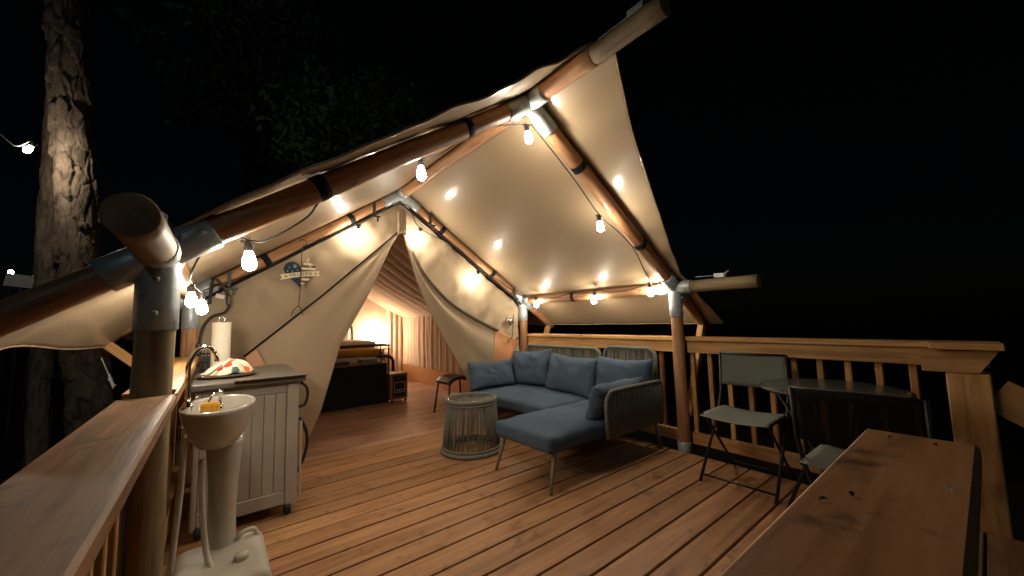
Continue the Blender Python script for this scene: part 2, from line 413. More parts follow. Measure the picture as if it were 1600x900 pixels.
fr = thing('deck_railing', 'dim railing end with a broad plank cap in the near right foreground', 'railing', (.5, .1, 0))
box('rail_cap', (-.098, 1.112), (.030, .186), (.962, 1.0), 'railx', fr, .006)
box('top_rail', (-.09, 1.05), (.085, .123), (.86, .961), 'railx', fr)
box('bottom_rail', (-.09, 1.0), (.085, .123), (.07, .175), 'railx', fr)
box('end_post', (1.0, 1.09), (.062, .152), (-.9, .859), 'railz', fr)
for k in range(6): share('baluster', bl, fr, Matrix.Translation((.06+k*.16, .143, .49)))

# ------------------------------------------------------------------ tent frame
XC, HW, HE, HR, YF, YR, YB = 1.657, 1.8274, 1.5256, 2.755, 1.861, 4.165, 8.45
S = (HR-HE)/HW; PR = .055
fm = thing('tent_frame', 'timber pole frame with galvanised steel joints holding up the tent roof', 'tent frame', (XC, YF, 0))
def raf(sd, y, d, dz=0):   # point on rafter d metres (in x) from the ridge
    return (XC+sd*d, y, HR-S*d+dz)
xl, xr = XC-HW, XC+HW
pole('ridge_pole_end', (XC, .843, HR), (XC, 1.28, HR), PR, 'loggrey', fm, wob=.006)
pole('ridge_pole', (XC, 1.28, HR), (XC, YB, HR), PR, 'log', fm, wob=.006)
pole('eave_pole_end', (xr, 1.142, HE), (xr, 1.80, HE), PR, 'loggrey', fm, wob=.006)
pole('eave_pole_end', (xl, 1.25, HE), (xl, 1.80, HE), PR, 'loggrey', fm, wob=.006)
pole('eave_pole', (xr, 1.80, HE), (xr, YB, HE), PR, 'log', fm, wob=.006)
pole('eave_pole', (xl, 1.80, HE), (xl, YB, HE), PR, 'log', fm, wob=.006)
for y in (YF, YR, YB-.1):
    for sd in (-1, 1):
        pole('rafter_pole', raf(sd, y, .05), raf(sd, y, HW-.03), PR*(1.0 if y == YF else .92), 'log', fm, wob=.006)
        pole('outrigger_pole', raf(sd, y, HW+.04), raf(sd, y, HW+.56), PR*.9, 'log', fm, wob=.004)
        e = Vector(raf(sd, y, HW+.50))
        if sd < 0 and y == YF: continue
        bar('outrigger_strut', e+Vector((0, 0, -.02)), (XC+sd*(HW+.13), y, .30 if sd > 0 else .80), .06, .06, 'railz', fm)
for (x, y) in ((xl, YF), (xr, YF), (xl, YR), (xr, YR)):
    pole('post', (x, y, -.03 if x > 0 else -.9), (x, y, HE-.03), PR, 'loggrey' if (x < 0 and y == YF) else 'log', fm, wob=.005)
for (x, y) in ((xr, YF),): pole('base_sleeve', (x, y, -.05), (x, y, .085), PR+.006, 'galv', fm)
SR = PR+.007
for y in (YF, YR):
    for sd in (-1, 1):
        x = XC+sd*HW; c = (x, y, HE)
        pole('joint_sleeve', (x, y, HE-.28), (x, y, HE+.01), SR, 'galv', fm)
        pole('joint_sleeve', (x, y-.17, HE), (x, y+.17, HE), SR+.001, 'galv', fm)
        pole('joint_sleeve', raf(sd, y, HW+.02), raf(sd, y, HW-.15), SR+.002, 'galv', fm)
        pole('joint_sleeve', raf(sd, y, HW-.01), raf(sd, y, HW+.14), SR-.001, 'galv', fm)
        for dz in (.10, .22):
            lathe('bolt', [(.010, 0), (.010, .008), (.006, .011)], (x-sd*0, y-SR, HE-dz), 'galv', fm, 8, rot=Matrix.Rotation(R(90), 4, 'X'))
        pole('joint_sleeve', raf(sd, y, .0), raf(sd, y, .21), SR+.001, 'galv', fm)
        lathe('bolt', [(.010, 0), (.010, .009), (.006, .012)], Vector(raf(sd, y, HW-.12))+Vector((0, -SR-.001, 0)), 'galv', fm, 8, rot=Matrix.Rotation(R(90), 4, 'X'))
    pole('joint_sleeve', (XC, y-.17, HR), (XC, y+.17, HR), SR+.002, 'galv', fm)
# black hook-and-loop straps round the poles
for sd, y, ds in ((-1, YF, (1.302, .511)), (1, YF, (.50, 1.27)), (-1, YR, (.555, 1.31)), (1, YR, (.53, 1.284))):
    for d in ds:
        a = raf(sd, y, d-.024); b = raf(sd, y, d+.024)
        pole('strap', a, b, PR+.0035, 'strap', fm, n=24)
pole('strap', (xr, 3.14, HE), (xr, 3.19, HE), PR+.005, 'strap', fm)
for sd in (-1, 1):
    pole('wall_track', Vector(raf(sd, YR, .1))+Vector((0, -.02, -.085)), Vector(raf(sd, YR, HW-.05))+Vector((0, -.02, -.085)), .012, 'strap', fm, n=10)
# clamps below the rear rafters
for sd, d in ((-1, .33), (-1, 1.58), (1, .34), (1, 1.62)):
    p = Vector(raf(sd, YR, d)); q = p+Vector((0, -.075, -.02))
    v = merge([([q+a for a in w], f) for w, f in (boxdata(.025, .03, .14, .003),)]+[([q+Vector((.02, -.01, -.085))+a for a in w], f) for w, f in (boxdata(.09, .02, .018, .003),)]+[([q+Vector((.035, -.01, -.115))+a for a in w], f) for w, f in (boxdata(.02, .02, .05, .003),)])
    obj('clamp', v[0], v[1], 'dark', fm)
# strap tensioners on the pole ends
def ratchet(c, tow):
    c = Vector(c); d = (Vector(tow)-c).normalized(); sd = d.cross(Vector((0, 0, 1))).normalized()
    geo = []
    for s_ in (-.016, .016):
        w, f = boxdata(.09, .004, .035, .001); mw = Matrix((( d.x, sd.x, 0, 0), (d.y, sd.y, 0, 0), (d.z, sd.z, 1, 0), (0, 0, 0, 1)))
        geo.append(([mw @ a+c+sd*s_ for a in w], f))
    geo.append(tubegeo([c-sd*.02+d*.02, c+sd*.02+d*.02], .011, 8)); geo.append(tubegeo([c-sd*.02-d*.03, c-d*.07+Vector((0, 0, .035)), c+sd*.02-d*.03], .005, 6))
    geo.append(tubegeo([c+d*.02, Vector(tow)], .004, 6)); v = merge(geo); obj('tensioner', v[0], v[1], 'galv', fm)
ratchet((xr, 1.44, HE+.078), (xr, 1.66, HE+.085))
ratchet((xl, 1.70, HE+.10), (xl+.03, 1.86, HE+.11))
ratchet((XC, 1.0, HR+.08), (XC, 1.25, HR+.08))
ratchet((-.60, YR-.07, .87), (-.66, YR-.07, 1.05))

# ------------------------------------------------------------------ roof fly
fl = thing('roof_fly', 'glossy tan tent roof sheet stretched over the pole frame', 'tent roof', (XC, YF, 0))
LE = [(-.83, 1.99), (-.54, 1.929), (-.084, 1.806), (.106, 1.755), (.573, 1.64), (1.237, 1.50), (1.66, 1.28)]
RE = [(1.65, 1.19), (1.741, 1.20), (1.951, 1.294), (2.149, 1.376), (2.479, 1.485), (2.749, 1.565), (3.057, 1.663), (3.423, 1.765), (3.75, 1.72), (4.0, 1.66)]
def flyfn(sd):
    def fn(u, v):
        d = 2.36*u; x = XC+sd*d
        yf = interp(LE if sd < 0 else RE, x); y = yf+(YB+.25-yf)*(v**1.25)
        c2 = math.cos(math.pi*(y-1.86)/2.305)**2
        if sd < 0: d = (2.44-.13*c2)*u; x = XC+sd*d
        z = HR+.072-S*d
        bay = 0
        for a, b in ((YF, YR), (YR, YB)):
            if a < y < b: bay = math.sin(math.pi*(y-a)/(b-a))
        span = math.sin(math.pi*min(1, d/HW)) if d < HW else 0
        z -= .018*bay*span
        fr_ = max(0, 1-(y-yf)/.7)
        z += .012*fr_*nz(x*5, y*1.2, 2)*2 + .006*nz(x*2.2, y*2.2, 7)
        z += .010*math.exp(-((y-yf)/.4)**2)*math.sin(d*28+3*nz(d*3, 1, 1))*math.exp(-d/.7)
        if d > HW: z -= (.15*c2 if sd < 0 else .06)*((d-HW)/.5)**1.3
        if d > HW: z += .02*math.sin(y*5)*nz(y, 0, 3)
        return (x, y, z)
    return fn
for sd in (-1, 1):
    sheet('roof_panel', flyfn(sd), 90, 130, 'fly', fl, .003)
    fn = flyfn(sd)
    tube('front_hem', [fn(k/60, 0) for k in range(61)], .007, 'fly', fl, 6)
    tube('eave_hem', [fn(1, k/60) for k in range(61)], .006, 'fly', fl, 6)

# ------------------------------------------------------------------ inner tent
it = thing('inner_tent', 'tan canvas inner tent with its door flaps tied open', 'tent', (XC, YR, 0))
YW = 4.20
HI = HR-.085
EL = [(2.33, 1.655), (2.128, 1.537), (1.572, 1.292), (1.036, 1.006), (.418, .837), (.14, .703), (0, .66)]
ERc = [(2.33, 1.66), (2.24, 1.697), (2.034, 1.759), (1.66, 1.878), (1.318, 2.041), (.961, 2.253), (.434, 2.567), (.0, 2.80)]
def edge(tab, z): t = [(a, b) for a, b in reversed(tab)]; return interp(t, z)
def wallL(u, v):
    z = HI*v; zc = min(z, HI-.01)
    xa = max(-.13, XC-(HI-zc)/S); xb = edge(EL, z)-.03 if z < 2.33 else XC
    xb = max(xb, xa+.001); x = xa+(xb-xa)*u
    w = .014*nz(x*2.5, z*2.5, 3)+.028*nz((x+z)*4, (x-z)*1.5, 6)+.012*nz(x*9, z*5, 2)+.008*math.sin((x*S-z)*22+4*nz(x*2, z*2, 1))*math.exp(-((HI-(XC-x)*S-z)/.25)**2)
    return (x, YW+w, z)
def wallR(u, v):
    z = HI*v; zc = min(z, HI-.01)
    xb = min(3.42, XC+(HI-zc)/S); xa = edge(ERc, z)+.03 if z < 2.33 else XC
    xa = min(xa, xb-.001); x = xa+(xb-xa)*u
    w = .014*nz(x*2.5, z*2.5, 13)+.038*nz((x-z)*5, (x+z)*1.6, 16)+.014*nz(x*9, z*5, 12)+.008*math.sin((x*S+z)*22+4*nz(x*2, z*2, 5))*math.exp(-((HI-(x-XC)*S-z)/.25)**2)
    return (x, YW+w, z)
sheet('front_wall', wallL, 60, 100, 'canvas', it); sheet('front_wall', wallR, 60, 100, 'canvas', it)
# left door flap
eL = [(1.655, 4.16, 2.33), (1.537, 4.16, 2.128), (1.292, 4.15, 1.572), (1.006, 4.14, 1.036), (.837, 4.13, .418), (.72, 4.13, .14), (.67, 4.13, .02)]
zL = [(1.64, 4.15, 2.34), (1.604, 4.15, 2.282), (.813, 4.14, 1.527), (.20, 4.12, .983)]
def flapL(u, v):
    a = along(eL, v); b = along(zL, v); p = a.lerp(b, u)
    p.y -= .055*math.sin(math.pi*u)*min(1, v*2.5)*(.7+.5*math.sin(u*7+2*v)); p.y += .012*nz(u*5, v*3, 2)-.012*math.cos(u*9.4+1.5*v)*v
    return p
sheet('door_flap', lambda u, v: flapL(u, v*.94), 40, 60, 'canvas', it)
sheet('door_flap_skirt', lambda u, v: flapL(u, .94+v*.06), 40, 8, 'skirt', it)
tube('zip_edge', [flapL(1.0, k/40)+Vector((0, -.012, .004)) for k in range(41)], .009, 'strap', it, 6)
eR = [(1.66, 4.16, 2.33), (1.697, 4.16, 2.24), (1.759, 4.155, 2.034), (1.878, 4.15, 1.66), (2.041, 4.15, 1.318), (2.253, 4.14, .961), (2.567, 4.13, .434), (2.68, 4.13, .26)]
zR = [(1.654, 4.15, 2.34), (1.825, 4.15, 2.035), (1.946, 4.14, 1.814), (2.243, 4.13, 1.512), (2.66, 4.12, 1.267), (3.235, 4.10, 1.017), (3.36, 4.10, .96)]
def flapR(u, v):
    a = along(smoothpath(eR, 3), v); b = along(smoothpath(zR, 3), v); p = a.lerp(b, u)
    p.y -= .075*math.sin(math.pi*u)*min(1, v*2.5)*(.6+.4*math.sin(u*8-3*v)); p.y += .015*nz(u*5, v*3, 12)-.016*math.cos(u*12.5-2.5*v)*v
    return p
sheet('door_flap', lambda u, v: flapR(u, v*(.995-.195*u)), 40, 60, 'canvas', it)
sheet('door_flap_skirt', lambda u, v: flapR(u, (.995-.195*u)+v*(.005+.195*u)), 40, 16, 'skirt', it)
tube('rolled_edge', [flapR(1.0, .12+.70*k/40)+Vector((0, -.015, 0)) for k in range(41)], [.006+.016*math.sin(math.pi*min(1, k/30)*.5) for k in range(41)], 'signgrey', it, 8)
# apex gather
sheet('apex_gather', lambda u, v: (XC-.05+.11*u+.01*nz(u*9, v*4, 1), 4.125+.02*math.cos(u*25), 2.30+.28*v-.08*abs(u-.5)), 14, 10, 'canvas', it)
# tie-back with eyelets and a metal ring
tie = lathe('tie_ring', [(.052, -.006), (.056, 0), (.052, .006)], (3.235, 4.13, 1.235), 'chrome', it, 24, rot=Matrix.Rotation(R(90), 4, 'X'))
tube('tie_cord', smoothpath([(3.26, 4.10, 1.34), (3.235, 4.09, 1.22), (3.22, 4.08, 1.12), (3.19, 4.05, 1.04), (3.12, 4.05, .97)]), .006, 'rubber', it, 6)
for p in ((3.10, 4.045, .97), (3.27, 4.06, 1.0)): lathe('eyelet', [(.012, 0), (.024, .004), (.012, .008)], p, 'chrome', it, 16, rot=Matrix.Rotation(R(90), 4, 'X'))
# interior walls, pleated
def rightwall(u, v):
    y = YW+.03+(8.4-YW-.03)*u; z = .33+1.07*v
    return (3.39-.012*math.sin(y*52+2.5*nz(y*2.2, z*.8, 1))-.016*math.sin(y*21+3*nz(y, z, 4))*(1-.4*v), y, z)
sheet('side_wall', rightwall, 320, 14, 'liner', it, 0)
box('side_wall_skirt', (3.392, 3.40), (YW+.03, 8.4), (.0, .335), 'skirt', it, 0)
sheet('side_wall', lambda u, v: (-.125, YW+.03+(8.4-YW-.03)*u, 1.42*v), 20, 6, 'liner', it, 0)
def backwall(u, v):
    x = -.125+3.52*u; zt = HI-.12-abs(x-XC)*S*.86; z = max(.02, zt)*v
    return (x, 8.40-.02*math.sin(x*3)-(.05*abs(math.sin(x*26)) if x > 3.02 else .004*math.sin(x*14)), z)
sheet('back_wall', backwall, 200, 10, 'liner', it, 0)
def liner(sd):
    def fn(u, v):
        d = 1.735*u; y = YW+.03+(8.4-YW-.03)*v
        w = .030*abs(math.sin(y*9.5+1.2*nz(y, d*1.5, 3)))**.8*(.25+math.sin(math.pi*min(1, u*1.05))*.9)
        return (XC+sd*d, y, 2.46-.62*d-.05*math.sin(math.pi*u)-w)
    return fn
sheet('ceiling_liner', liner(1), 30, 420, 'liner', it, 0); sheet('ceiling_liner', liner(-1), 12, 200, 'liner', it, 0)

# ------------------------------------------------------------------ string lights
def bulbgeo():
    return lathegeo([(.002, -.052), (.014, -.050), (.023, -.042), (.028, -.030), (.0285, -.018), (.024, .004), (.017, .026), (.015, .034)], 16)
bulbme = None; sockme = None
def festoon(root, pts, bulbs, cordr=.0045):
    global bulbme, sockme
    if pts: tube('cord', smoothpath(pts, 8), cordr, 'rubber', root, 6)
    for (c, tilt) in bulbs:
        mw = Matrix.Translation(c) @ Matrix.Rotation(tilt[0], 4, 'X') @ Matrix.Rotation(tilt[1], 4, 'Y')
        if bulbme is None:
            v, f = bulbgeo(); bo = obj('bulb', v, f, 'bulb', root, mw, True); bulbme = bo
            v, f = merge([lathegeo([(.016, .034), (.0175, .036), (.0175, .075), (.014, .085), (.006, .09)], 14), tubegeo([(-.028, 0, .082), (.028, 0, .082)], .008, 8), tubegeo([(0, 0, .085), (.006, 0, .1), (0, 0, .108), (-.006, 0, .1), (0, 0, .085)], .002, 5)])
            so = obj('socket', v, f, 'dark', bo, mw, True); sockme = so
        else:
            bo = share('bulb', bulbme, root, mw); share('socket', sockme, bo, mw)
sl = thing('string_light', 'warm string lights with clear bulbs looped along the tent roof poles', 'string lights', (.1, 1.9, 1.5))
z0 = (0, 0)
B = dict(B1=(.107, 2.03, 1.553), B4=(.934, 2.03, 2.150), B5=(1.69, 1.91, 2.545), B9=(2.435, 1.90, 2.005), B12=(3.38, 2.06, 1.505), B11=(3.40, 2.79, 1.470), B10=(3.40, 3.78, 1.470),
         B8=(2.656, 4.06, 1.815), B7=(1.853, 4.06, 2.275), B6=(1.152, 4.06, 2.217), B2=(-.115, 2.80, 1.42), B3=(-.072, 3.0, 1.385))
def sk(k): x, y, z = B[k]; return (x, y, z+.084)
cord = [(.0, 1.98, 1.66), sk('B1'), (.18, 2.02, 1.65), (.32, 1.96, 1.76), (.40, 1.93, 1.87), (.72, 1.98, 2.13), sk('B4'), (1.02, 1.98, 2.26), (1.15, 1.925, 2.36), (1.42, 1.96, 2.55), sk('B5'), (1.80, 1.95, 2.64), (2.16, 1.925, 2.35),
        sk('B9'), (2.75, 1.95, 2.00), (2.92, 1.92, 1.86), (3.14, 1.96, 1.68), (3.30, 2.0, 1.58), sk('B12'), (3.42, 2.4, 1.535), sk('B11'), (3.43, 3.15, 1.57), (3.42, 3.45, 1.53), sk('B10'),
        (3.36, 4.06, 1.60), (2.95, 4.09, 1.82), sk('B8'), (2.4, 4.09, 2.17), sk('B7'), (1.70, 4.08, 2.62), (1.4, 4.09, 2.50), sk('B6'), (.8, 4.09, 2.12), (.35, 4.09, 1.80), (.02, 4.06, 1.62), (-.08, 3.6, 1.53), sk('B3'), sk('B2'), (-.10, 2.3, 1.50), (-.06, 2.03, 1.56), (.0, 1.98, 1.66)]
festoon(sl, cord, [(B[k], (random.uniform(-.12, .12), random.uniform(-.12, .12))) for k in B])
so_ = thing('string_light', 'single lit outdoor bulb on a cord beside the big tree trunk', 'string lights', (-1.48, 5.6, 3.0))
M['bulb_outdoor'] = emit('lit_outdoor_bulb', (1.0, .90, .74), 480)
festoon(so_, [(-2.8, 5.6, 3.98), (-2.05, 5.8, 3.55), (-1.72, 5.9, 3.18), (-1.64, 5.93, 3.13), (-1.57, 5.95, 3.21)], [((-1.57, 5.95, 3.13), (.5, .6))], .006)
ob_ = [c for c in so_.children if c.name.startswith('bulb')][0]; ob_.data = ob_.data.copy(); ob_.data.materials[0] = M['bulb_outdoor']
def ctube(pts, r, mat, root, name): tube(name, smoothpath(pts, 6), r, mat, root, 6)
for lab, p in (('tiny far-off lamp at the left edge, brighter of two', (-2.711, 10, 2.258)), ('tiny far-off lamp at the left, fainter of two', (-2.455, 10, 2.274))):
    t = thing('garden_lamp', lab, 'lamp', (p[0], p[1], -1), 'far lamps in the wood')
    rr = .035 if 'bright' in lab else .022
    lathe('glow_globe', [(.001, -rr), (rr*.7, -rr*.7), (rr, 0), (rr*.7, rr*.7), (.001, rr)], p, 'farlight', t, 12)
    pole('lamp_post', (p[0], p[1], -1.0), (p[0], p[1], p[2]-rr), .02, 'dark', t)
t = thing('notice_board', 'small pale notice board far off in the wood at left', 'sign', (-2.58, 9.6, -1))
box('board', (-2.66, -2.36), (9.6, 9.62), (1.98, 2.18), 'white', t, .003, Matrix.Rotation(R(8), 4, 'Y')); pole('sign_post', (-2.5, 9.64, -1), (-2.5, 9.64, 2.0), .03, 'dark', t)

# ------------------------------------------------------------------ sectional sofa
sf = thing('sectional_sofa', 'L-shaped rope-back sofa with slate blue seat cushions', 'sofa', (2.9, 2.9, 0))
def cushion(name, x, y, z, parent, mat='blue', rb=.032, crown=.02, seed=1, n=28):
    sx, sy, sz = x[1]-x[0], y[1]-y[0], z[1]-z[0]; nx, ny = max(8, int(sx/.035)), max(8, int(sy/.035)); nzz = 6
    vs, idx, fs = [], {}, []
    def P(i, j, k):
        key = (i, j, k)
        if key in idx: return idx[key]
        p = Vector((i/nx-.5, j/ny-.5, k/nzz-.5)); q = Vector((p.x*sx, p.y*sy, p.z*sz))
        inn = Vector([max(-h+rb, min(h-rb, c)) for c, h in zip(q, (sx/2, sy/2, sz/2))]); d = q-inn
        if d.length > rb: q = inn+d.normalized()*rb
        if p.z > 0: q.z += crown*(1-(2*p.x)**4)*(1-(2*p.y)**4)*2*p.z
        q += Vector((nz(q.x*4, q.y*4, q.z*4+seed), nz(q.x*4, q.y*4, q.z*4+seed+9), nz(q.x*6, q.y*6, seed+3)*1.3))*.006
        q.z += .004*math.sin((q.x+q.y*.6)*34+3*nz(q.x*3, q.y*3, seed))*max(0, nz(q.x*2.5, q.y*2.5, seed+5))*2
        idx[key] = len(vs); vs.append(q); return idx[key]
    for i in range(nx):
        for j in range(ny):
            fs.append([P(i, j, nzz), P(i+1, j, nzz), P(i+1, j+1, nzz), P(i, j+1, nzz)]); fs.append([P(i, j+1, 0), P(i+1, j+1, 0), P(i+1, j, 0), P(i, j, 0)])
    for i in range(nx):
        for k in range(nzz):
            fs.append([P(i, 0, k), P(i+1, 0, k), P(i+1, 0, k+1), P(i, 0, k+1)]); fs.append([P(i, ny, k+1), P(i+1, ny, k+1), P(i+1, ny, k), P(i, ny, k)])
    for j in range(ny):
        for k in range(nzz):
            fs.append([P(0, j, k+1), P(0, j+1, k+1), P(0, j+1, k), P(0, j, k)]); fs.append([P(nx, j, k), P(nx, j+1, k), P(nx, j+1, k+1), P(nx, j, k+1)])
    return obj(name, vs, fs, mat, parent, Matrix.Translation(((x[0]+x[1])/2, (y[0]+y[1])/2, (z[0]+z[1])/2)), True)
cushion('chaise_cushion', (1.90, 3.34), (2.02, 2.70), (.275, .40), sf, seed=2)
cushion('seat_cushion', (2.50, 3.34), (2.715, 4.03), (.285, .405), sf, seed=8)
ZF = .27
tube('seat_frame', smoothpath([(1.93, 2.04, ZF), (3.36, 2.04, ZF), (3.36, 2.68, ZF), (1.93, 2.68, ZF)], 8, True) if False else [(1.98, 2.08, ZF), (3.36, 2.08, ZF), (3.36, 2.64, ZF), (1.98, 2.64, ZF)], .013, 'black', sf, 8, True)
tube('seat_frame', [(2.60, 2.75, ZF), (3.36, 2.75, ZF), (3.36, 4.0, ZF), (2.60, 4.0, ZF)], .013, 'black', sf, 8, True)
sl_ = merge([boxdata(1, 1, 1, 0)])
for x0 in [1.98+.16*k for k in range(9)]:
    box('slat', (x0, x0+.06), (2.05, 2.67), (ZF+.005, ZF+.014), 'black', sf, 0)
for y0 in [2.78+.17*k for k in range(8)]:
    box('slat', (2.54, 3.35), (y0, y0+.06), (ZF+.005, ZF+.014), 'black', sf, 0)
def leg(a, b): tube('leg', [a, Vector(a).lerp(Vector(b), .5), b], [.019, .016, .012], 'taupe', sf, 10)
leg((1.99, 2.06, ZF+.01), (1.912, 2.035, 0)); leg((1.99, 2.66, ZF+.01), (1.892, 2.668, 0))
leg((3.33, 2.06, ZF), (3.38, 2.035, 0)); leg((3.33, 2.66, ZF), (3.38, 2.67, 0)); leg((2.58, 4.0, ZF), (2.52, 4.03, 0)); leg((3.33, 4.0, ZF), (3.38, 4.03, 0)); leg((2.58, 2.76, ZF), (2.53, 2.75, 0))
def rframe(name, y0, y1, x_, zt, zb=.27, lean=.05, strand=.024):
    rc = .09; X = lambda z: x_+lean*(z-zb)/(zt-zb)
    pts = [(X(zb), y0, zb), (X(zt-rc), y0, zt-rc)]+[(X(zt-rc+rc*math.sin(a)), y0+rc-rc*math.cos(a), zt-rc+rc*math.sin(a)) for a in (R(22), R(45), R(67), R(90))]
    pts += [(X(zt-rc+rc*math.sin(a)), y1-rc+rc*math.cos(a), zt-rc+rc*math.sin(a)) for a in (R(90), R(67), R(45), R(22))]+[(X(zt-rc), y1, zt-rc), (X(zb), y1, zb)]
    tube(name, pts, .020, 'rope', sf, 10)
    geo = []; k = y0+.03
    while k < y1-.02:
        e = min(k-y0, y1-k); zz = zt-.01 if e > rc else zt-rc+math.sqrt(max(0, rc*rc-(rc-e)**2))-.01
        for j in (0, 1): geo.append(tubegeo([(X(zb)+.008*(j*2-1), k, zb), (X(zz)+.008*(j*2-1), k+random.uniform(-.009, .009), zz)], .0045, 5))
        k += strand
    v = merge(geo); tag(obj('rope_strands', v[0], v[1], 'rope', sf, smooth=True), kind='stuff')
rframe('back_frame', 2.745, 4.03, 3.37, .905, strand=.026); rframe('back_frame', 2.065, 2.685, 3.37, .935)
def armframe(y_, x0, x1, zt):
    pts = [(x0, y_, .27), (x0-.005, y_, zt-.09)]+[(x0+.09-.09*math.cos(a), y_, zt-.09+.09*math.sin(a)) for a in (R(30), R(60), R(90))]+[(x1-.03, y_, zt), (x1, y_, zt-.02), (x1+.02, y_, zt-.1), (x1-.01, y_, .27)]
    tube('arm_frame', pts, .018, 'rope', sf, 10)
    geo = []; k = x0+.03
    while k < x1:
        zz = zt-.005 if k-x0 > .09 else zt-.09+math.sqrt(max(0, .0081-(.09-(k-x0))**2))
        for j in (0, 1): geo.append(tubegeo([(k, y_+.008*(j*2-1), .27), (k+random.uniform(-.006, .006), y_+.008*(j*2-1), zz)], .0052, 5))
        k += .0155
    v = merge(geo); tag(obj('rope_strands', v[0], v[1], 'rope', sf, smooth=True), kind='stuff')
armframe(1.985, 2.52, 3.34, .645); armframe(4.06, 2.52, 3.34, .60)
def pillow(label, c, w, h, t, rotz, lean, roll=0, seed=1, name='cushion'):
    nu, nv = 30, 26; vs, fs = [], []
    for side in (1, -1):
        for j in range(nv+1):
            for i in range(nu+1):
                u, v = 2*i/nu-1, 2*j/nv-1
                pr = ((1-abs(u)**2.6)*(1-abs(v)**2.6))
                th = t*.5*max(0, pr)**.42
                px = w*.5*u*(1-.055*(1-abs(v)**2)*abs(u)**3 ); pz = h*.5*v*(1-.07*(1-abs(u)**2)*abs(v)**3)
                wr = .016*nz(u*2+seed, v*2, seed)+.014*math.sin((u*1.3+v*.7)*7+4*nz(u*1.5, v*1.5, seed+2))*max(0, pr)*nz(u*1.2+seed, v*1.2, 8)*2
                e = math.exp(-((1-max(abs(u), abs(v)))/.18)**2); wr += .010*e*math.sin((u+v)*18+seed)*max(0, pr)**.3
                sag = -.03*h*(1-abs(u))*(1 if v > 0 else 0)*v
                vs.append(Vector((px, -side*(th+wr*(1 if pr > 0 else 0)), pz+sag)))
    n1 = (nu+1)*(nv+1)
    for s_ in (0, 1):
        for j in range(nv):
            for i in range(nu):
                q = [s_*n1+j*(nu+1)+i, s_*n1+j*(nu+1)+i+1, s_*n1+(j+1)*(nu+1)+i+1, s_*n1+(j+1)*(nu+1)+i]; fs.append(q if s_ == 0 else q[::-1])
    mw = Matrix.Translation(c) @ Matrix.Rotation(rotz, 4, 'Z') @ Matrix.Rotation(lean, 4, 'X') @ Matrix.Rotation(roll, 4, 'Y')
    me = bmesh.new(); tmp = bpy.data.meshes.new(name); tmp.from_pydata([tuple(v) for v in vs], [], fs); me.from_mesh(tmp); bmesh.ops.remove_doubles(me, verts=me.verts, dist=1e-5); bmesh.ops.recalc_face_normals(me, faces=me.faces); me.to_mesh(tmp); me.free()
    for p in tmp.polygons: p.use_smooth = True
    tmp.materials.append(M['blue']); o = bpy.data.objects.new(name, tmp); link(o, None, mw)
    return tag(o, label, 'cushion', 'blue sofa cushions')
# local -Y is the front face; rotz -90deg turns the front to -X
FX = R(-90)
pillow('long blue cushion leaning on the left arm of the sofa', (2.76, 3.945, .585), .68, .34, .19, 0, R(-16), R(1), 1)
pillow('square blue back cushion at the left end of the sofa back', (3.23, 3.74, .635), .66, .47, .22, FX+R(6), R(-14), R(-5), 2)
pillow('creased blue back cushion in the middle of the sofa back', (3.22, 3.02, .615), .74, .45, .22, FX, R(-15), R(2), 3)
pillow('wide blue back cushion at the right end of the sofa back', (3.25, 2.35, .62), .66, .46, .2, FX, R(-10), R(0), 4)
pillow('shaded blue cushion slumped against the near sofa arm', (2.80, 2.105, .545), .74, .32, .19, R(180)+R(3), R(-20), R(0), 5)

# ------------------------------------------------------------------ rope side table
st = thing('side_table', 'round rope drum side table with a glass top by the sofa', 'side table', (2.01, 3.24, 0))
TC = Vector((2.01, 3.24, 0))
ring = lambda r, z, n=48: [TC+Vector((r*math.cos(2*math.pi*k/n), r*math.sin(2*math.pi*k/n), z)) for k in range(n)]
lathe('glass_top', [(.22, .497), (.228, .497), (.228, .505), (.22, .508), (.001, .508)], TC, 'glass', st, 48, capt=False)
tube('top_ring', ring(.240, .490), .020, 'rope', st, 10, True); tube('top_ring', ring(.243, .458), .012, 'rope', st, 8, True)
tube('base_ring', ring(.283, .022), .020, 'rope', st, 10, True); tube('base_ring', ring(.278, .055), .012, 'rope', st, 8, True)
geo = []
for k in range(84):
    a = 2*math.pi*k/84+random.uniform(-.02, .02); b = a+random.uniform(-.03, .03)
    geo.append(tubegeo([TC+Vector((.240*math.cos(a), .240*math.sin(a), .48)), TC+Vector((.280*math.cos(b), .280*math.sin(b), .03))], .0048, 5))
v = merge(geo); tag(obj('rope_strands', v[0], v[1], 'rope', st, smooth=True), kind='stuff')
for k in range(4):
    a = R(20+90*k); pole('leg', TC+Vector((.272*math.cos(a), .272*math.sin(a), 0)), TC+Vector((.232*math.cos(a), .232*math.sin(a), .485)), .010, 'taupe', st, n=10)

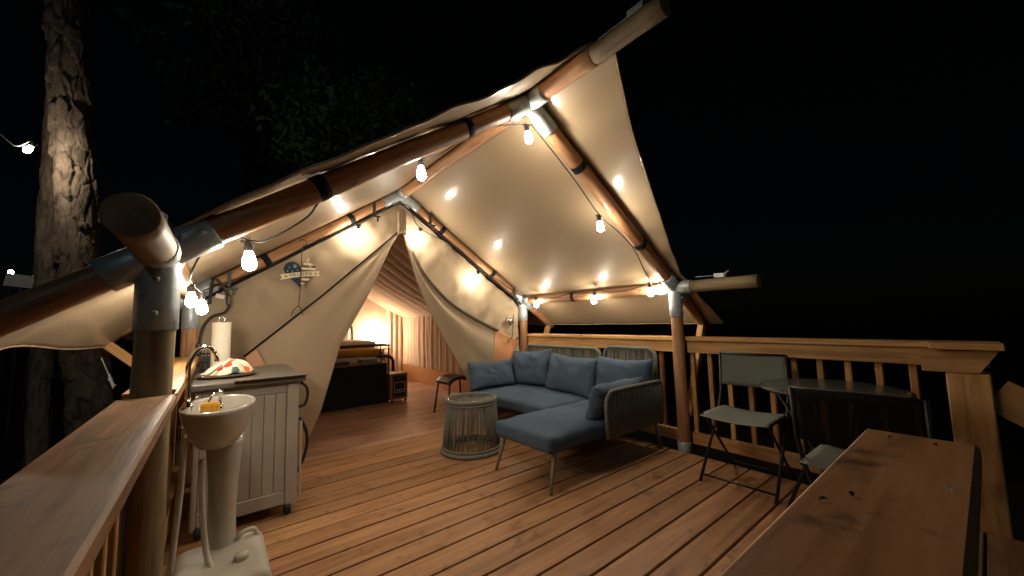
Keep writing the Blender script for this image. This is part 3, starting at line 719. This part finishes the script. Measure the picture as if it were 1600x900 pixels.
# ------------------------------------------------------------------ folding chairs, bistro table
def folding_chair(label, mat, back):
    t = thing('folding_chair', label, 'chair', (0, 0, 0), 'folding chairs by the bistro table')
    return t
def build_chair(t, mw, slingm, backm, bh=.935):
    T = lambda *p: mw @ Vector(p)
    wy = .245
    for s_ in (-1, 1):
        y = s_*wy
        tube('long_leg', [T(-.25, y, 0), T(.14, y*.97, .47), T(.215, y*.97, .62), T(.245, y*.97, bh)], .011, 'black', t, 10)
        y2 = s_*(wy-.035)
        tube('short_leg', [T(.30, y2, 0), T(-.17, y2, .475)], .010, 'black', t, 10)
        tube('seat_rail', [T(-.20, s_*(wy-.02), .485), T(.22, s_*(wy-.02), .485)], .010, 'black', t, 10)
    tube('front_bar', [T(-.215, -wy, .045), T(-.215, wy, .045)], .008, 'black', t, 8)
    tube('rear_bar', [T(.27, -wy+.035, .03), T(.27, wy-.035, .03)], .008, 'black', t, 8)
    tube('top_bar', [T(.243, -wy*.97, bh-.005), T(.243, wy*.97, bh-.005)], .009, 'black', t, 8)
    def seat(u, v):
        x = -.22+.45*u; y = (v-.5)*2*(wy-.015); return T(x, y, .497-.018*math.sin(math.pi*v)-.012*math.exp(-(u/.12)**2)+(.0 if u < .9 else -.004))
    sheet('seat_sling', seat, 20, 12, slingm, t, .004)
    sheet('back_sling', lambda u, v: T(.245+.012*math.sin(math.pi*u)-.03*(1-v), (u-.5)*2*wy*.98, bh-.265+.265*v), 14, 8, backm, t, .004)
def chairmw(loc, rz): return Matrix.Translation(loc) @ Matrix.Rotation(rz, 4, 'Z')
t = folding_chair('grey sling folding chair standing with its back to the right railing', '', ''); build_chair(t, chairmw((3.185, 1.22, 0), R(1)), 'sling', 'greymesh')
t = folding_chair('folding chair with shade painted into its mesh back, half hidden behind the foreground plank, back to the camera', '', ''); build_chair(t, chairmw((2.60, .43, 0), R(180)), 'sling', 'slingmesh', .872)
bt = thing('bistro_table', 'round glass-topped bistro table in front of the right railing', 'table', (3.07, .66, 0))
BC = Vector((3.07, .66, 0)); TZ = .775
lathe('glass_top', [(.35, TZ-.006), (.362, TZ-.004), (.362, TZ+.002), (.355, TZ+.004), (.001, TZ+.004)], BC, 'glass', bt, 56, capt=False)
tube('rim', [BC+Vector((.365*math.cos(a), .365*math.sin(a), TZ-.010)) for a in [2*math.pi*k/56 for k in range(56)]], .012, 'black', bt, 8, True)
for k in range(4):
    a = R(35+90*k); tube('leg', [BC+Vector((.30*math.cos(a), .30*math.sin(a), TZ-.012)), BC+Vector((.12*math.cos(a), .12*math.sin(a), .40)), BC+Vector((.29*math.cos(a), .29*math.sin(a), 0))], .011, 'black', bt, 8)
tube('brace_ring', [BC+Vector((.125*math.cos(a), .125*math.sin(a), .40)) for a in [2*math.pi*k/24 for k in range(24)]], .007, 'black', bt, 6, True)

# ------------------------------------------------------------------ outdoor cabinet
cb = thing('storage_cabinet', 'grey plank-sided rolling outdoor cabinet beside the left railing', 'cabinet', (.19, 3.45, 0))
CX0, CX1, CY0, CY1 = -.085, .465, 2.99, 3.92
box('back_panel', (CX0+.02, CX1-.03), (CY0+.022, CY1-.02), (.075, .868), 'cab', cb, .002)
pw = (CX1-.07-(CX0+.03))/7
for k in range(7):
    a = CX0+.03+k*pw; box('side_plank', (a+.0015, a+pw-.0015), (CY0+.006, CY0+.0215), (.16, .80), 'cab', cb, .003)
box('side_rail', (CX0+.03, CX1-.07), (CY0, CY0+.021), (.075, .158), 'cab', cb, .004); box('side_rail', (CX0+.03, CX1-.07), (CY0+.004, CY0+.021), (.802, .868), 'cab', cb, .004)
for a, b in ((CX0, CX0+.029), (CX1-.069, CX1)):
    box('corner_stile', (a, b), (CY0-.004, CY0+.05), (.055, .868), 'cab', cb, .008, seg=2)
for k in range(2):
    z0_, z1_ = ((.07, .62), (.628, .866))[k]
    for a, b in ((CY0+.052, 3.455), (3.46, CY1)):
        box('door', (CX1-.0285, CX1+.012), (a, b), (z0_, z1_), 'cab', cb, .006, seg=2)
obj('counter_top', *(lambda d: (d[0], d[1]))(boxdata(.62, 1.0, .042, .010, 3)), 'cabtop', cb, Matrix.Translation((.195, 3.455, .891)))
box('counter_lip', (.10, .512), (CY0-.07, CY0+.06), (.9125, .919), 'cabtop', cb, .002)
for (x, y) in ((CX1-.05, CY0+.02), (CX0+.04, CY0+.02), (CX1-.05, CY1-.06)):
    lathe('caster', [(.014, -.018), (.036, -.017), (.041, -.008), (.041, .008), (.036, .017), (.014, .018)], (x, y, .0415), 'rubber', cb, 20, rot=Matrix.Rotation(R(90), 4, 'Y'))
tube('handle_loop', smoothpath([(.476, 3.0, .86), (.515, 3.01, .82), (.525, 3.02, .76), (.51, 3.03, .70), (.476, 3.04, .685)], 6), .010, 'rubber', cb, 8)
tube('handle_loop', smoothpath([(.476, 3.0, .62), (.52, 3.02, .52), (.53, 3.04, .42), (.51, 3.05, .32), (.476, 3.06, .24)], 6), .010, 'rubber', cb, 8)
box('hinge_bar', (.4775, .492), (CY0+.0, CY0+.02), (.10, .60), 'cab', cb, .004)

# ------------------------------------------------------------------ pedestal sink
sk_ = thing('pedestal_sink', 'off-white portable pedestal sink standing by the left railing', 'sink', (.05, 2.46, 0))
SC = Vector((.028, 2.44, 0)); RZ = .873
RO = Matrix.Rotation(R(-6), 4, 'Z')
prof = [(.070, RZ-.205), (.105, RZ-.19), (.145, RZ-.14), (.172, RZ-.075), (.186, RZ-.02), (.190, RZ-.003), (.184, RZ), (.168, RZ), (.162, RZ-.006), (.150, RZ-.06), (.11, RZ-.11), (.04, RZ-.125), (.001, RZ-.126)]
lathe('basin', prof, SC, 'porcelain', sk_, 48, .80, 1.42, capt=False, rot=RO)
lathe('pedestal', [(.075, .10), (.062, .16), (.058, .30), (.062, .45), (.070, .56), (.078, .64), (.082, .70)], SC+Vector((.03, .06, 0)), 'porcelain', sk_, 32, 1.0, 1.25)
# faucet
fx, fy = -.092, 2.34
fa = tube('faucet', smoothpath([(fx, fy, RZ-.01), (fx-.002, fy, 1.02), (fx-.001, fy, 1.085), (fx+.022, fy+.01, 1.14), (fx+.06, fy+.02, 1.158), (fx+.088, fy+.03, 1.135), (fx+.099, fy+.035, 1.105), (fx+.102, fy+.036, 1.085)], 8), .0105, 'chrome', sk_, 12)
lathe('faucet_base', [(.020, RZ-.01), (.022, RZ+.02), (.014, RZ+.035), (.012, RZ+.05)], (fx, fy, 0), 'chrome', sk_, 20)
tube('faucet_lever', [(fx+.005, fy-.01, RZ+.03), (fx+.04, fy-.03, RZ+.055)], .006, 'chrome', sk_, 8)
tube('overflow_bar', smoothpath([(-.02, 2.36, RZ+.005), (.0, 2.38, RZ+.05), (.04, 2.42, RZ+.052)], 5), .005, 'chrome', sk_, 8)
tube('supply_hose', smoothpath([(-.096, 2.30, .79), (-.098, 2.30, .60), (-.108, 2.32, .40), (-.125, 2.36, .15), (-.135, 2.38, .01)], 8), .013, 'tank', sk_, 10)
lathe('hose_nut', [(.018, .76), (.02, .765), (.02, .80), (.016, .81)], (-.096, 2.30, 0), 'chrome', sk_, 12)
tube('drain_hose', smoothpath([(-.03, 2.36, .63), (-.02, 2.35, .40), (0, 2.33, .22), (.03, 2.26, .15), (.05, 2.2, .14)], 8), .012, 'tank', sk_, 10)
d = thing('soap_dispenser', 'small chrome soap pump standing in the sink', 'soap dispenser', (.03, 2.47, RZ-.12))
lathe('bottle', [(.018, -.12), (.020, -.115), (.020, -.03), (.012, -.01)], (.03, 2.47, RZ), 'chrome', d, 18); lathe('pump', [(.008, -.01), (.008, .03), (.012, .032), (.012, .055), (.004, .058)], (.03, 2.47, RZ), 'chrome', d, 14)
sp = cushion('sponge', (-.045, .03), (2.33, 2.38), (RZ-.035, RZ+.018), None, 'sponge', .008, .002, 4); tag(sp, 'yellow sponge on the edge of the sink', 'sponge')
# base water tank
wt = thing('water_tank', 'low off-white plastic water tank under the sink', 'tank', (.05, 2.33, 0))
def tankfn():
    bm = bmesh.new(); bmesh.ops.create_cube(bm, size=1)
    for v in bm.verts: v.co = Vector((v.co.x*.40*(1 if v.co.z < 0 else .86), v.co.y*.50*(1 if v.co.z < 0 else .9), v.co.z*.17+.085))
    bmesh.ops.bevel(bm, geom=bm.edges[:], offset=.045, segments=5, affect='EDGES', profile=.55); bm.verts.index_update()
    d_ = ([v.co.copy() for v in bm.verts], [[v.index for v in f.verts] for f in bm.faces]); bm.free(); return d_
v, f = tankfn(); obj('tank_body', v, f, 'tank', wt, Matrix.Translation((.06, 2.32, 0)), True)
lathe('filler_cap', [(.03, .165), (.03, .19), (.027, .195), (.001, .195)], (.13, 2.26, 0), 'tank', wt, 24, capt=False)
tube('carry_grip', smoothpath([(.12, 2.46, .168), (.14, 2.46, .20), (.19, 2.47, .20), (.21, 2.47, .162)], 5), .011, 'tank', wt, 8)
# things on the cabinet
dt = thing('dish_tray', 'crab-print towel draped over dishes on the grey cabinet', 'dish tray', (.06, 3.30, .92))
lathe('plate', [(.10, .920), (.16, .922), (.172, .931), (.168, .934), (.001, .930)], (.075, 3.30, 0), 'signgrey', dt, 36, capt=False)
def towel(u, v):
    a = 2*math.pi*u; r = .155*(v**.8); x = r*math.cos(a); y = r*math.sin(a); h = .085*(1-v**3.2)+.018*nz(x*14, y*14, 3)+.012*math.sin(a*5+2)*v
    if x < 0: h *= 1+.6*x/.155
    return (.075+x*.96, 3.30+y, .935+max(.004, h))
sheet('towel', towel, 60, 16, 'crab', dt, .003)
tube('tongs', smoothpath([(-.06, 3.10, .94), (-.02, 3.13, .955), (.02, 3.17, .985), (.04, 3.19, 1.0)], 5), .006, 'chrome', dt, 8)
pt = thing('paper_towel_roll', 'cream paper towel roll on a wire stand behind the dishes', 'paper towel', (.035, 3.66, .912))
lathe('roll', [(.020, .925), (.058, .926), (.060, .93), (.060, 1.285), (.058, 1.29), (.020, 1.29)], (.035, 3.66, 0), 'paper', pt, 32)
lathe('stand_base', [(.075, .9125), (.075, .92), (.07, .924)], (.035, 3.66, 0), 'chrome', pt, 28)
tube('wire_loop', smoothpath([(.017, 3.66, 1.28), (.017, 3.66, 1.318), (.025, 3.66, 1.328), (.045, 3.66, 1.328), (.053, 3.66, 1.318), (.053, 3.66, 1.28)], 4), .003, 'chrome', pt, 6)
cd = thing('wire_caddy', 'small black wire caddy against the wall behind the faucet', 'caddy', (-.03, 3.80, .912))
for z in (.93, .99, 1.05, 1.09): tube('wire', [(-.085, 3.74, z), (.02, 3.74, z), (.02, 3.85, z), (-.085, 3.85, z)], .004, 'black', cd, 6, True)
for k in range(6): tube('wire', [(-.085+.021*k, 3.74, .9125), (-.085+.021*k, 3.74, 1.09)], .003, 'black', cd, 6)
box('tray', (-.08, .015), (3.745, 3.845), (.93, 1.03), 'dark', cd, .004)
pc = thing('power_cord', 'black power cord with inline plug hanging by the left rear post', 'cord', (-.05, 4.08, 1.3))
tube('cable', smoothpath([(.02, 4.09, 1.62), (-.035, 4.09, 1.60), (-.05, 4.08, 1.45), (-.03, 4.08, 1.66), (.04, 4.08, 1.60), (.085, 4.08, 1.48), (.06, 4.08, 1.385), (-.03, 4.09, 1.345), (-.09, 4.08, 1.24), (-.105, 4.06, 1.05), (-.105, 4.0, .94)], 7), .011, 'rubber', pc, 8)
box('plug', (.062, .098), (4.062, 4.10), (1.44, 1.53), 'dark', pc, .01); box('plug', (-.125, -.085), (4.03, 4.09), (1.03, 1.13), 'dark', pc, .01)
box('paper_tag', (-.01, .05), (4.06, 4.063), (1.50, 1.535), 'white', pc, 0, Matrix.Rotation(R(15), 4, 'Y'))

# ------------------------------------------------------------------ heart sign
hs_ = thing('welcome_sign', 'heart-shaped painted welcome sign hanging on the tent wall', 'sign', (.625, 4.10, 1.72))
HC = Vector((.625, 4.085, 1.735)); HS = .285
def heart(t):
    x = 16*math.sin(t)**3; y = 13*math.cos(t)-5*math.cos(2*t)-2*math.cos(3*t)-math.cos(4*t); return x/32*.98, (y+2.5)/32*1.0
hp = [heart(2*math.pi*k/120) for k in range(120)]
def halfslab(name, pts, th, mat, y_, parent=hs_, c=HC, s_=HS):
    n_ = len(pts); vs = [c+Vector((x*s_, y_, z*s_)) for x, z in pts]+[c+Vector((x*s_, y_+th, z*s_)) for x, z in pts]
    return obj(name, vs, [list(range(n_))[::-1] if False else list(range(n_)), list(range(n_, 2*n_))[::-1]]+[[i, n_+i, n_+(i+1) % n_, (i+1) % n_] for i in range(n_)], mat, parent)
right = [p for p in hp[:61]]; left = [p for p in hp[60:]]+[hp[0]]
halfslab('heart_half', left, .012, 'signnavy', 0); halfslab('heart_half', right, .012, 'signgrey', 0)
def xr_at(z):   # right outline of the heart at height z
    best = 0
    for (a, b), (c_, d_) in zip(right, right[1:]):
        if (b-z)*(d_-z) <= 0 and abs(b-d_) > 1e-9: best = max(best, a+(c_-a)*(z-b)/(d_-b))
    return best
for z_ in (.36, .20, -.02, -.17, -.32, -.46):
    a, b = z_, z_+.075
    pts = [(.012 if z_ < .3 else .09, a), (max(.02, xr_at(a)-.012), a), (max(.02, xr_at(b)-.012), b), (.012 if z_ < .3 else .09, b)]
    if pts[1][0] > pts[0][0]: halfslab('stripe', pts, .003, 'signcream', -.0032)
def star(cx, cz, r, mat, y_):
    pts = [(cx+(r if k % 2 == 0 else r*.42)*math.sin(math.pi*k/5+.2), cz+(r if k % 2 == 0 else r*.42)*math.cos(math.pi*k/5+.2)) for k in range(10)]
    halfslab('star', pts, .003, mat, y_)
for cx, cz, r in ((-.17, .30, .085), (-.33, .25, .035), (-.38, .12, .035), (-.24, .13, .03), (-.09, .18, .03)): star(cx, cz, r, 'signblue', -.0033)
# ribbon banner
def rib(x): return .0+.16*x*1.0-.10*(x*x)+.03
bw = .085
top = [(x/20, rib(x/20)+bw) for x in range(-12, 13)]; bot = [(x/20, rib(x/20)-bw) for x in range(12, -13, -1)]
pts = [(-.60-.0, rib(-.6)+bw), *top[1:], (.55, rib(.58)), *bot[:-1], (-.60, rib(-.6)-bw), (-.53, rib(-.56))]
halfslab('banner', pts, .004, 'signcream', -.0085)
star(-.43, rib(-.43), .07, 'signgold', -.0105); star(.46, rib(.46), .06, 'signgold', -.0105)
for k, ch in enumerate('WELCOME'):
    cu = bpy.data.curves.new('letter', 'FONT'); cu.body = ch; cu.size = .042; cu.align_x = 'CENTER'; cu.align_y = 'CENTER'; cu.extrude = .0006; cu.materials.append(M['ink'])
    x = -.27+.098*k; tmp = bpy.data.objects.new('letter_curve', cu); me = bpy.data.meshes.new_from_object(tmp); bpy.data.objects.remove(tmp); o = bpy.data.objects.new('letter', me)
    link(o, hs_, Matrix.Translation(HC+Vector((x*HS, -.0105, rib(x)*HS))) @ Matrix.Rotation(-(.16-.2*x)*.9, 4, 'Y') @ Matrix.Rotation(R(90), 4, 'X'))
tube('ribbon_bow', smoothpath([HC+Vector((.045, -.006, .14)), HC+Vector((.07, -.012, .17)), HC+Vector((.06, -.01, .12)), HC+Vector((.09, -.012, .08))], 5), .005, 'white', hs_, 6)
hk = thing('wire_hook', 'thin black forked wire hanger holding the heart sign', 'hook', (.62, 4.06, 1.35))
tube('wire', smoothpath([(.60, 4.04, 2.06), (.625, 4.035, 2.075), (.665, 4.04, 2.06), (.66, 4.05, 2.03), (.632, 4.06, 2.005), (.628, 4.062, 1.9), (.622, 4.062, 1.6), (.612, 4.062, 1.44)], 5), .004, 'black', hk, 6)
for dx in (-.06, .035): tube('prong', smoothpath([(.612, 4.062, 1.44), (.612+dx*.6, 4.06, 1.405), (.612+dx, 4.055, 1.35)], 4), .004, 'black', hk, 6)

# ------------------------------------------------------------------ inside the tent
bn = thing('storage_bench', 'long black storage chest at the foot of the bed', 'chest', (1.6, 6.1, 0))
box('chest_body', (.85, 2.165), (6.0, 6.42), (.012, .615), 'navy', bn, .012, seg=2); box('shelf_top', (.84, 2.18), (5.985, 6.40), (.617, .64), 'brownwood', bn, .004)
for (x, y) in ((2.19, 6.0), (2.19, 6.38), (.9, 6.38)): tube('frame_upright', [(x, y, .0), (x, y, .90)], .012, 'dark', bn, 8)
tube('frame_rail', [(.85, 6.0, .905), (2.20, 6.0, .905)], .012, 'dark', bn, 8); tube('frame_rail', [(.85, 6.38, .905), (2.20, 6.38, .905), (2.20, 6.0, .905)], .012, 'dark', bn, 8)
bk = thing('board_game_box', 'flat teal game box lying on the black chest', 'box', (1.94, 6.1, .642))
box('carton', (1.78, 2.10), (6.03, 6.25), (.642, .70), 'book', bk, .003); box('carton_label', (2.02, 2.07), (6.026, 6.0295), (.655, .69), 'signcream', bk, 0)
tb = tag(box('tray', (1.25, 1.60), (6.02, 6.25), (.642, .69), 'dark', None, .006), 'black tray lying on the chest left of the game box', 'tray')
bd_ = thing('bed', 'bed with mustard blanket and white sheet inside the tent', 'bed', (1.5, 7.3, 0))
cushion('mattress', (.55, 2.30), (6.46, 8.28), (.40, .78), bd_, 'white', .07, .02, 3)
def blanket(u, v):
    x = .50+1.87*u; y = 6.44+.85*v; e = min(1, (1-u)/.07); z = .815+.012*nz(x*5, y*5, 2)-(.36*(1-e)**1.2 if u > .93 else 0); 
    if v < .06: z -= .10*(1-v/.06)
    return (x+.0*e, y, z)
sheet('blanket', blanket, 60, 24, 'mustard', bd_, .012)
cushion('duvet', (.52, 2.36), (7.1, 8.0), (.80, .925), bd_, 'white', .05, .03, 5)
cushion('pillow', (1.55, 2.16), (8.06, 8.24), (.90, 1.25), bd_, 'white', .08, .03, 15)
for s_ in (.62, 1.32):
    cushion('pillow', (s_, s_+.62), (7.72, 8.22), (.83, 1.02), bd_, 'white', .09, .03, 6+s_)
tube('headboard', smoothpath([(.55, 8.32, 0), (.55, 8.32, 1.05), (.62, 8.32, 1.24), (.8, 8.32, 1.30), (2.02, 8.32, 1.30), (2.19, 8.32, 1.24), (2.26, 8.32, 1.05), (2.26, 8.32, 0)], 6), .022, 'black', bd_, 8)
tube('foot_frame', smoothpath([(2.15, 6.47, .69), (2.33, 6.47, .69), (2.42, 6.47, .64), (2.44, 6.47, .5), (2.44, 6.47, .0)], 6), .028, 'black', bd_, 8)
box('side_rail', (2.31, 2.35), (6.5, 8.3), (.24, .38), 'black', bd_, .004); box('platform', (.52, 2.30), (6.48, 8.3), (.30, .398), 'black', bd_, .002)
nt_ = thing('nightstand', 'dark nightstand beside the bed under the lit lamp', 'nightstand', (2.72, 8.15, 0))
box('table_top', (2.50, 2.95), (7.98, 8.34), (.70, .725), 'brownwood', nt_, .004)
for x in (2.52, 2.92):
    for y in (8.0, 8.32): box('leg', (x-.015, x+.015), (y-.015, y+.015), (0, .699), 'black', nt_, .002)
lm = thing('table_lamp', 'glowing bedside lamp against the back tent wall', 'lamp', (2.71, 8.17, .725))
lathe('lamp_base', [(.07, .727), (.07, .74), (.02, .76), (.015, .92)], (2.71, 8.17, 0), 'dark', lm, 20)
lathe('lamp_shade', [(.085, .92), (.075, 1.12), (.07, 1.125), (.001, 1.126)], (2.71, 8.17, 0), 'lamp', lm, 28, capt=False)
ht = thing('infrared_heater', 'wooden cabinet heater with black front beside the chest', 'heater', (2.33, 6.0, 0))
box('case', (2.19, 2.465), (5.90, 6.20), (.045, .455), 'heaterwood', ht, .006); box('front_panel', (2.215, 2.44), (5.888, 5.8995), (.085, .425), 'dark', ht, .003)
box('display_panel', (2.245, 2.41), (5.884, 5.8875), (.17, .31), 'black', ht, .001)
fr_pts = [(2.242, .165), (2.413, .165), (2.413, .315), (2.242, .315)]
tube('display_frame', [(x, 5.883, z) for x, z in fr_pts], .004, 'signcream', ht, 6, True)
for k in range(5): box('button', (2.262+.028*k, 2.276+.028*k), (5.880, 5.8838), (.19, .205), 'signcream', ht, 0)
for k in range(5): box('grille_slat', (2.235, 2.42), (5.882, 5.8876), (.345+.014*k, .352+.014*k), 'black', ht, 0)
for x in (2.22, 2.44):
    for y in (5.93, 6.17): lathe('caster', [(.02, -.012), (.022, 0), (.02, .012)], (x, y, .0222), 'rubber', ht, 14, rot=Matrix.Rotation(R(90), 4, 'Y'))
sto = thing('stool', 'black saddle-seat stool just inside the tent door by the sofa', 'stool', (2.62, 4.75, 0))
sheet('seat', lambda u, v: (2.46+.40*u, 4.50+.40*v, .455+.035*math.sin(math.pi*u)-.035*math.exp(-(u/.10)**2)-.035*math.exp(-((1-u)/.10)**2)), 24, 6, 'dark', sto, .03)
for x, y, dx, dy in ((2.49, 4.54, -.06, -.03), (2.82, 4.54, .05, -.03), (2.49, 4.86, -.06, .03), (2.82, 4.86, .05, .03)): tube('leg', [(x, y, .45), (x+dx, y+dy, 0)], .013, 'black', sto, 8)

# ------------------------------------------------------------------ trees
def trunk(name, label, p0, p1, r0_, r1_, n=130, rings=420, amp=.035, seed=0, sc_=1.0, crown=True):
    p0, p1 = Vector(p0), Vector(p1); t = thing(name, label, 'tree', p0, 'forest trees around the deck')
    vs, fs, cr = [], [], []
    L = (p1-p0).length
    for i in range(rings+1):
        k = i/rings; c = p0.lerp(p1, k); r = r0_+(r1_-r0_)*k
        for j in range(n):
            a = 2*math.pi*j/n; q = Vector((math.cos(a)*r*10/sc_, math.sin(a)*r*10/sc_, k*L*3.4/sc_+seed))
            q += Vector((nz(q.x, q.y, q.z), nz(q.x+7, q.y, q.z), nz(q.x, q.y+5, q.z)))*.45
            d_, pt_ = noise.voronoi(q); e = d_[1]-d_[0]; hsh = (math.sin(pt_[0].x*127.1+pt_[0].y*311.7+pt_[0].z*74.7)*43758.5) % 1
            st = min(1, max(0, (e-.01)/.07)); h = amp*(.95*hsh*hsh+.30*st-.55)+.010*nz(q.x*2, q.y*2, q.z*2)+.006*nz(q.x*6, q.y*6, q.z*6)
            rr = r+h; vs.append(c+Vector((rr*math.cos(a), rr*math.sin(a), 0))); cr.append(max(0, .8-e*9))
    for i in range(rings):
        for j in range(n): fs.append([i*n+j, i*n+(j+1) % n, (i+1)*n+(j+1) % n, (i+1)*n+j])
    o = obj('trunk', vs, fs, 'bark', t, smooth=True)
    at = o.data.attributes.new('crack', 'FLOAT', 'POINT'); at.data.foreach_set('value', cr)
    return t
def crown(t, c, R3, nclump, nleaf, size, seed):
    rnd = random.Random(seed); vs, fs = [], []; geo = []
    cl = []
    while len(cl) < nclump:
        p = Vector((rnd.uniform(-1, 1), rnd.uniform(-1, 1), rnd.uniform(-1, 1)))
        if p.length < 1: cl.append(Vector((c[0]+p.x*R3[0], c[1]+p.y*R3[1], c[2]+p.z*R3[2])))
    for q in cl:
        s_ = rnd.uniform(.25, .6)
        for _ in range(nleaf):
            d = Vector((rnd.gauss(0, 1), rnd.gauss(0, 1), rnd.gauss(0, .7)))*s_*.55; p = q+d
            nrm = Vector((rnd.uniform(-1, 1), rnd.uniform(-1, 1), rnd.uniform(-.3, 1))).normalized(); a = nrm.orthogonal().normalized(); a.rotate(Matrix.Rotation(rnd.uniform(0, 6.28), 3, nrm)); b = nrm.cross(a)
            L_ = size*rnd.uniform(.7, 1.4); k = len(vs)
            vs += [p-a*L_, p+b*L_*.5+nrm*.01, p+a*L_, p-b*L_*.5+nrm*.01]; fs.append([k, k+1, k+2, k+3])
    obj('crown', vs, fs, 'leaf', t)
    for q in cl[::3]: geo.append(tubegeo([Vector((c[0], c[1], c[2]-R3[2]*.6)), (Vector(c)+q)/2+Vector((0, 0, -.1)), q], [.05, .03, .008], 5))
    v = merge(geo); obj('limb', v[0], v[1], 'bark', t)
t = trunk('pine_tree', 'thick tree trunk with flaking bark plates behind the left roof wing', (-1.0, 6.5, -1.1), (-1.80, 6.5, 8.2), .185, .15, amp=.045, seed=3)
crown(t, (-1.9, 6.6, 9.6), (1.6, 1.6, 1.6), 30, 40, .10, 2)
t = trunk('pine_tree', 'slim dim trunk left of the thick bark-plated trunk', (-1.62, 7.2, -1.1), (-1.85, 7.4, 8.5), .10, .08, 40, 90, .02, 9)
crown(t, (-1.9, 7.4, 9.5), (1.2, 1.2, 1.2), 14, 30, .1, 4)
for k, (lab, b, c, R3, ncl) in enumerate((
    ('leafy tree showing faintly above the middle of the tent roof', (2.9, 9.7, -1.1), (2.5, 8.0, 5.3), (1.7, 1.2, 1.5), 70),
    ('dark leafy tree behind the tent, left of the faintly lit one', (.6, 13, -1.1), (.6, 13, 8.6), (2.4, 1.8, 3.0), 60))):
    t = trunk('leafy_tree', lab, b, (c[0], c[1], c[2]+.5), .14, .05, 24, 50, .015, 20+k); crown(t, c, R3, ncl, 60, .075 if k == 0 else .12, 30+k)
# leaf scraps on the foreground plank
for k, (x, y, lab) in enumerate(((1.05, .142, 'dry leaf scrap near the far end of the foreground plank'), (1.046, .081, 'dry leaf scrap by the outer far corner of the foreground plank'), (.69, .136, 'dark curled leaf scrap mid-way on the foreground plank'), (.81, .056, 'pale dry leaf scrap near the outer edge of the foreground plank'), (.644, .157, 'dry leaf scrap at the inner edge of the foreground plank'))):
    s_ = .0075; a = random.uniform(0, 6)
    v = [(-s_, 0, .002), (0, s_*.45, .004), (s_*.9, .001, .0015), (.002, -s_*.5, .005), (0, 0, .0065), (s_*1.5, s_*.25, .001)]
    o = obj('leaf_scrap', v, [[0, 3, 4], [0, 4, 1], [4, 3, 2], [4, 2, 1], [2, 5, 1]], 'deadleaf' if k != 3 else 'signcream', None, Matrix.Translation((x, y, 1.0005)) @ Matrix.Rotation(a, 4, 'Z'))
    tag(o, lab, 'leaf', 'leaf litter on the plank')
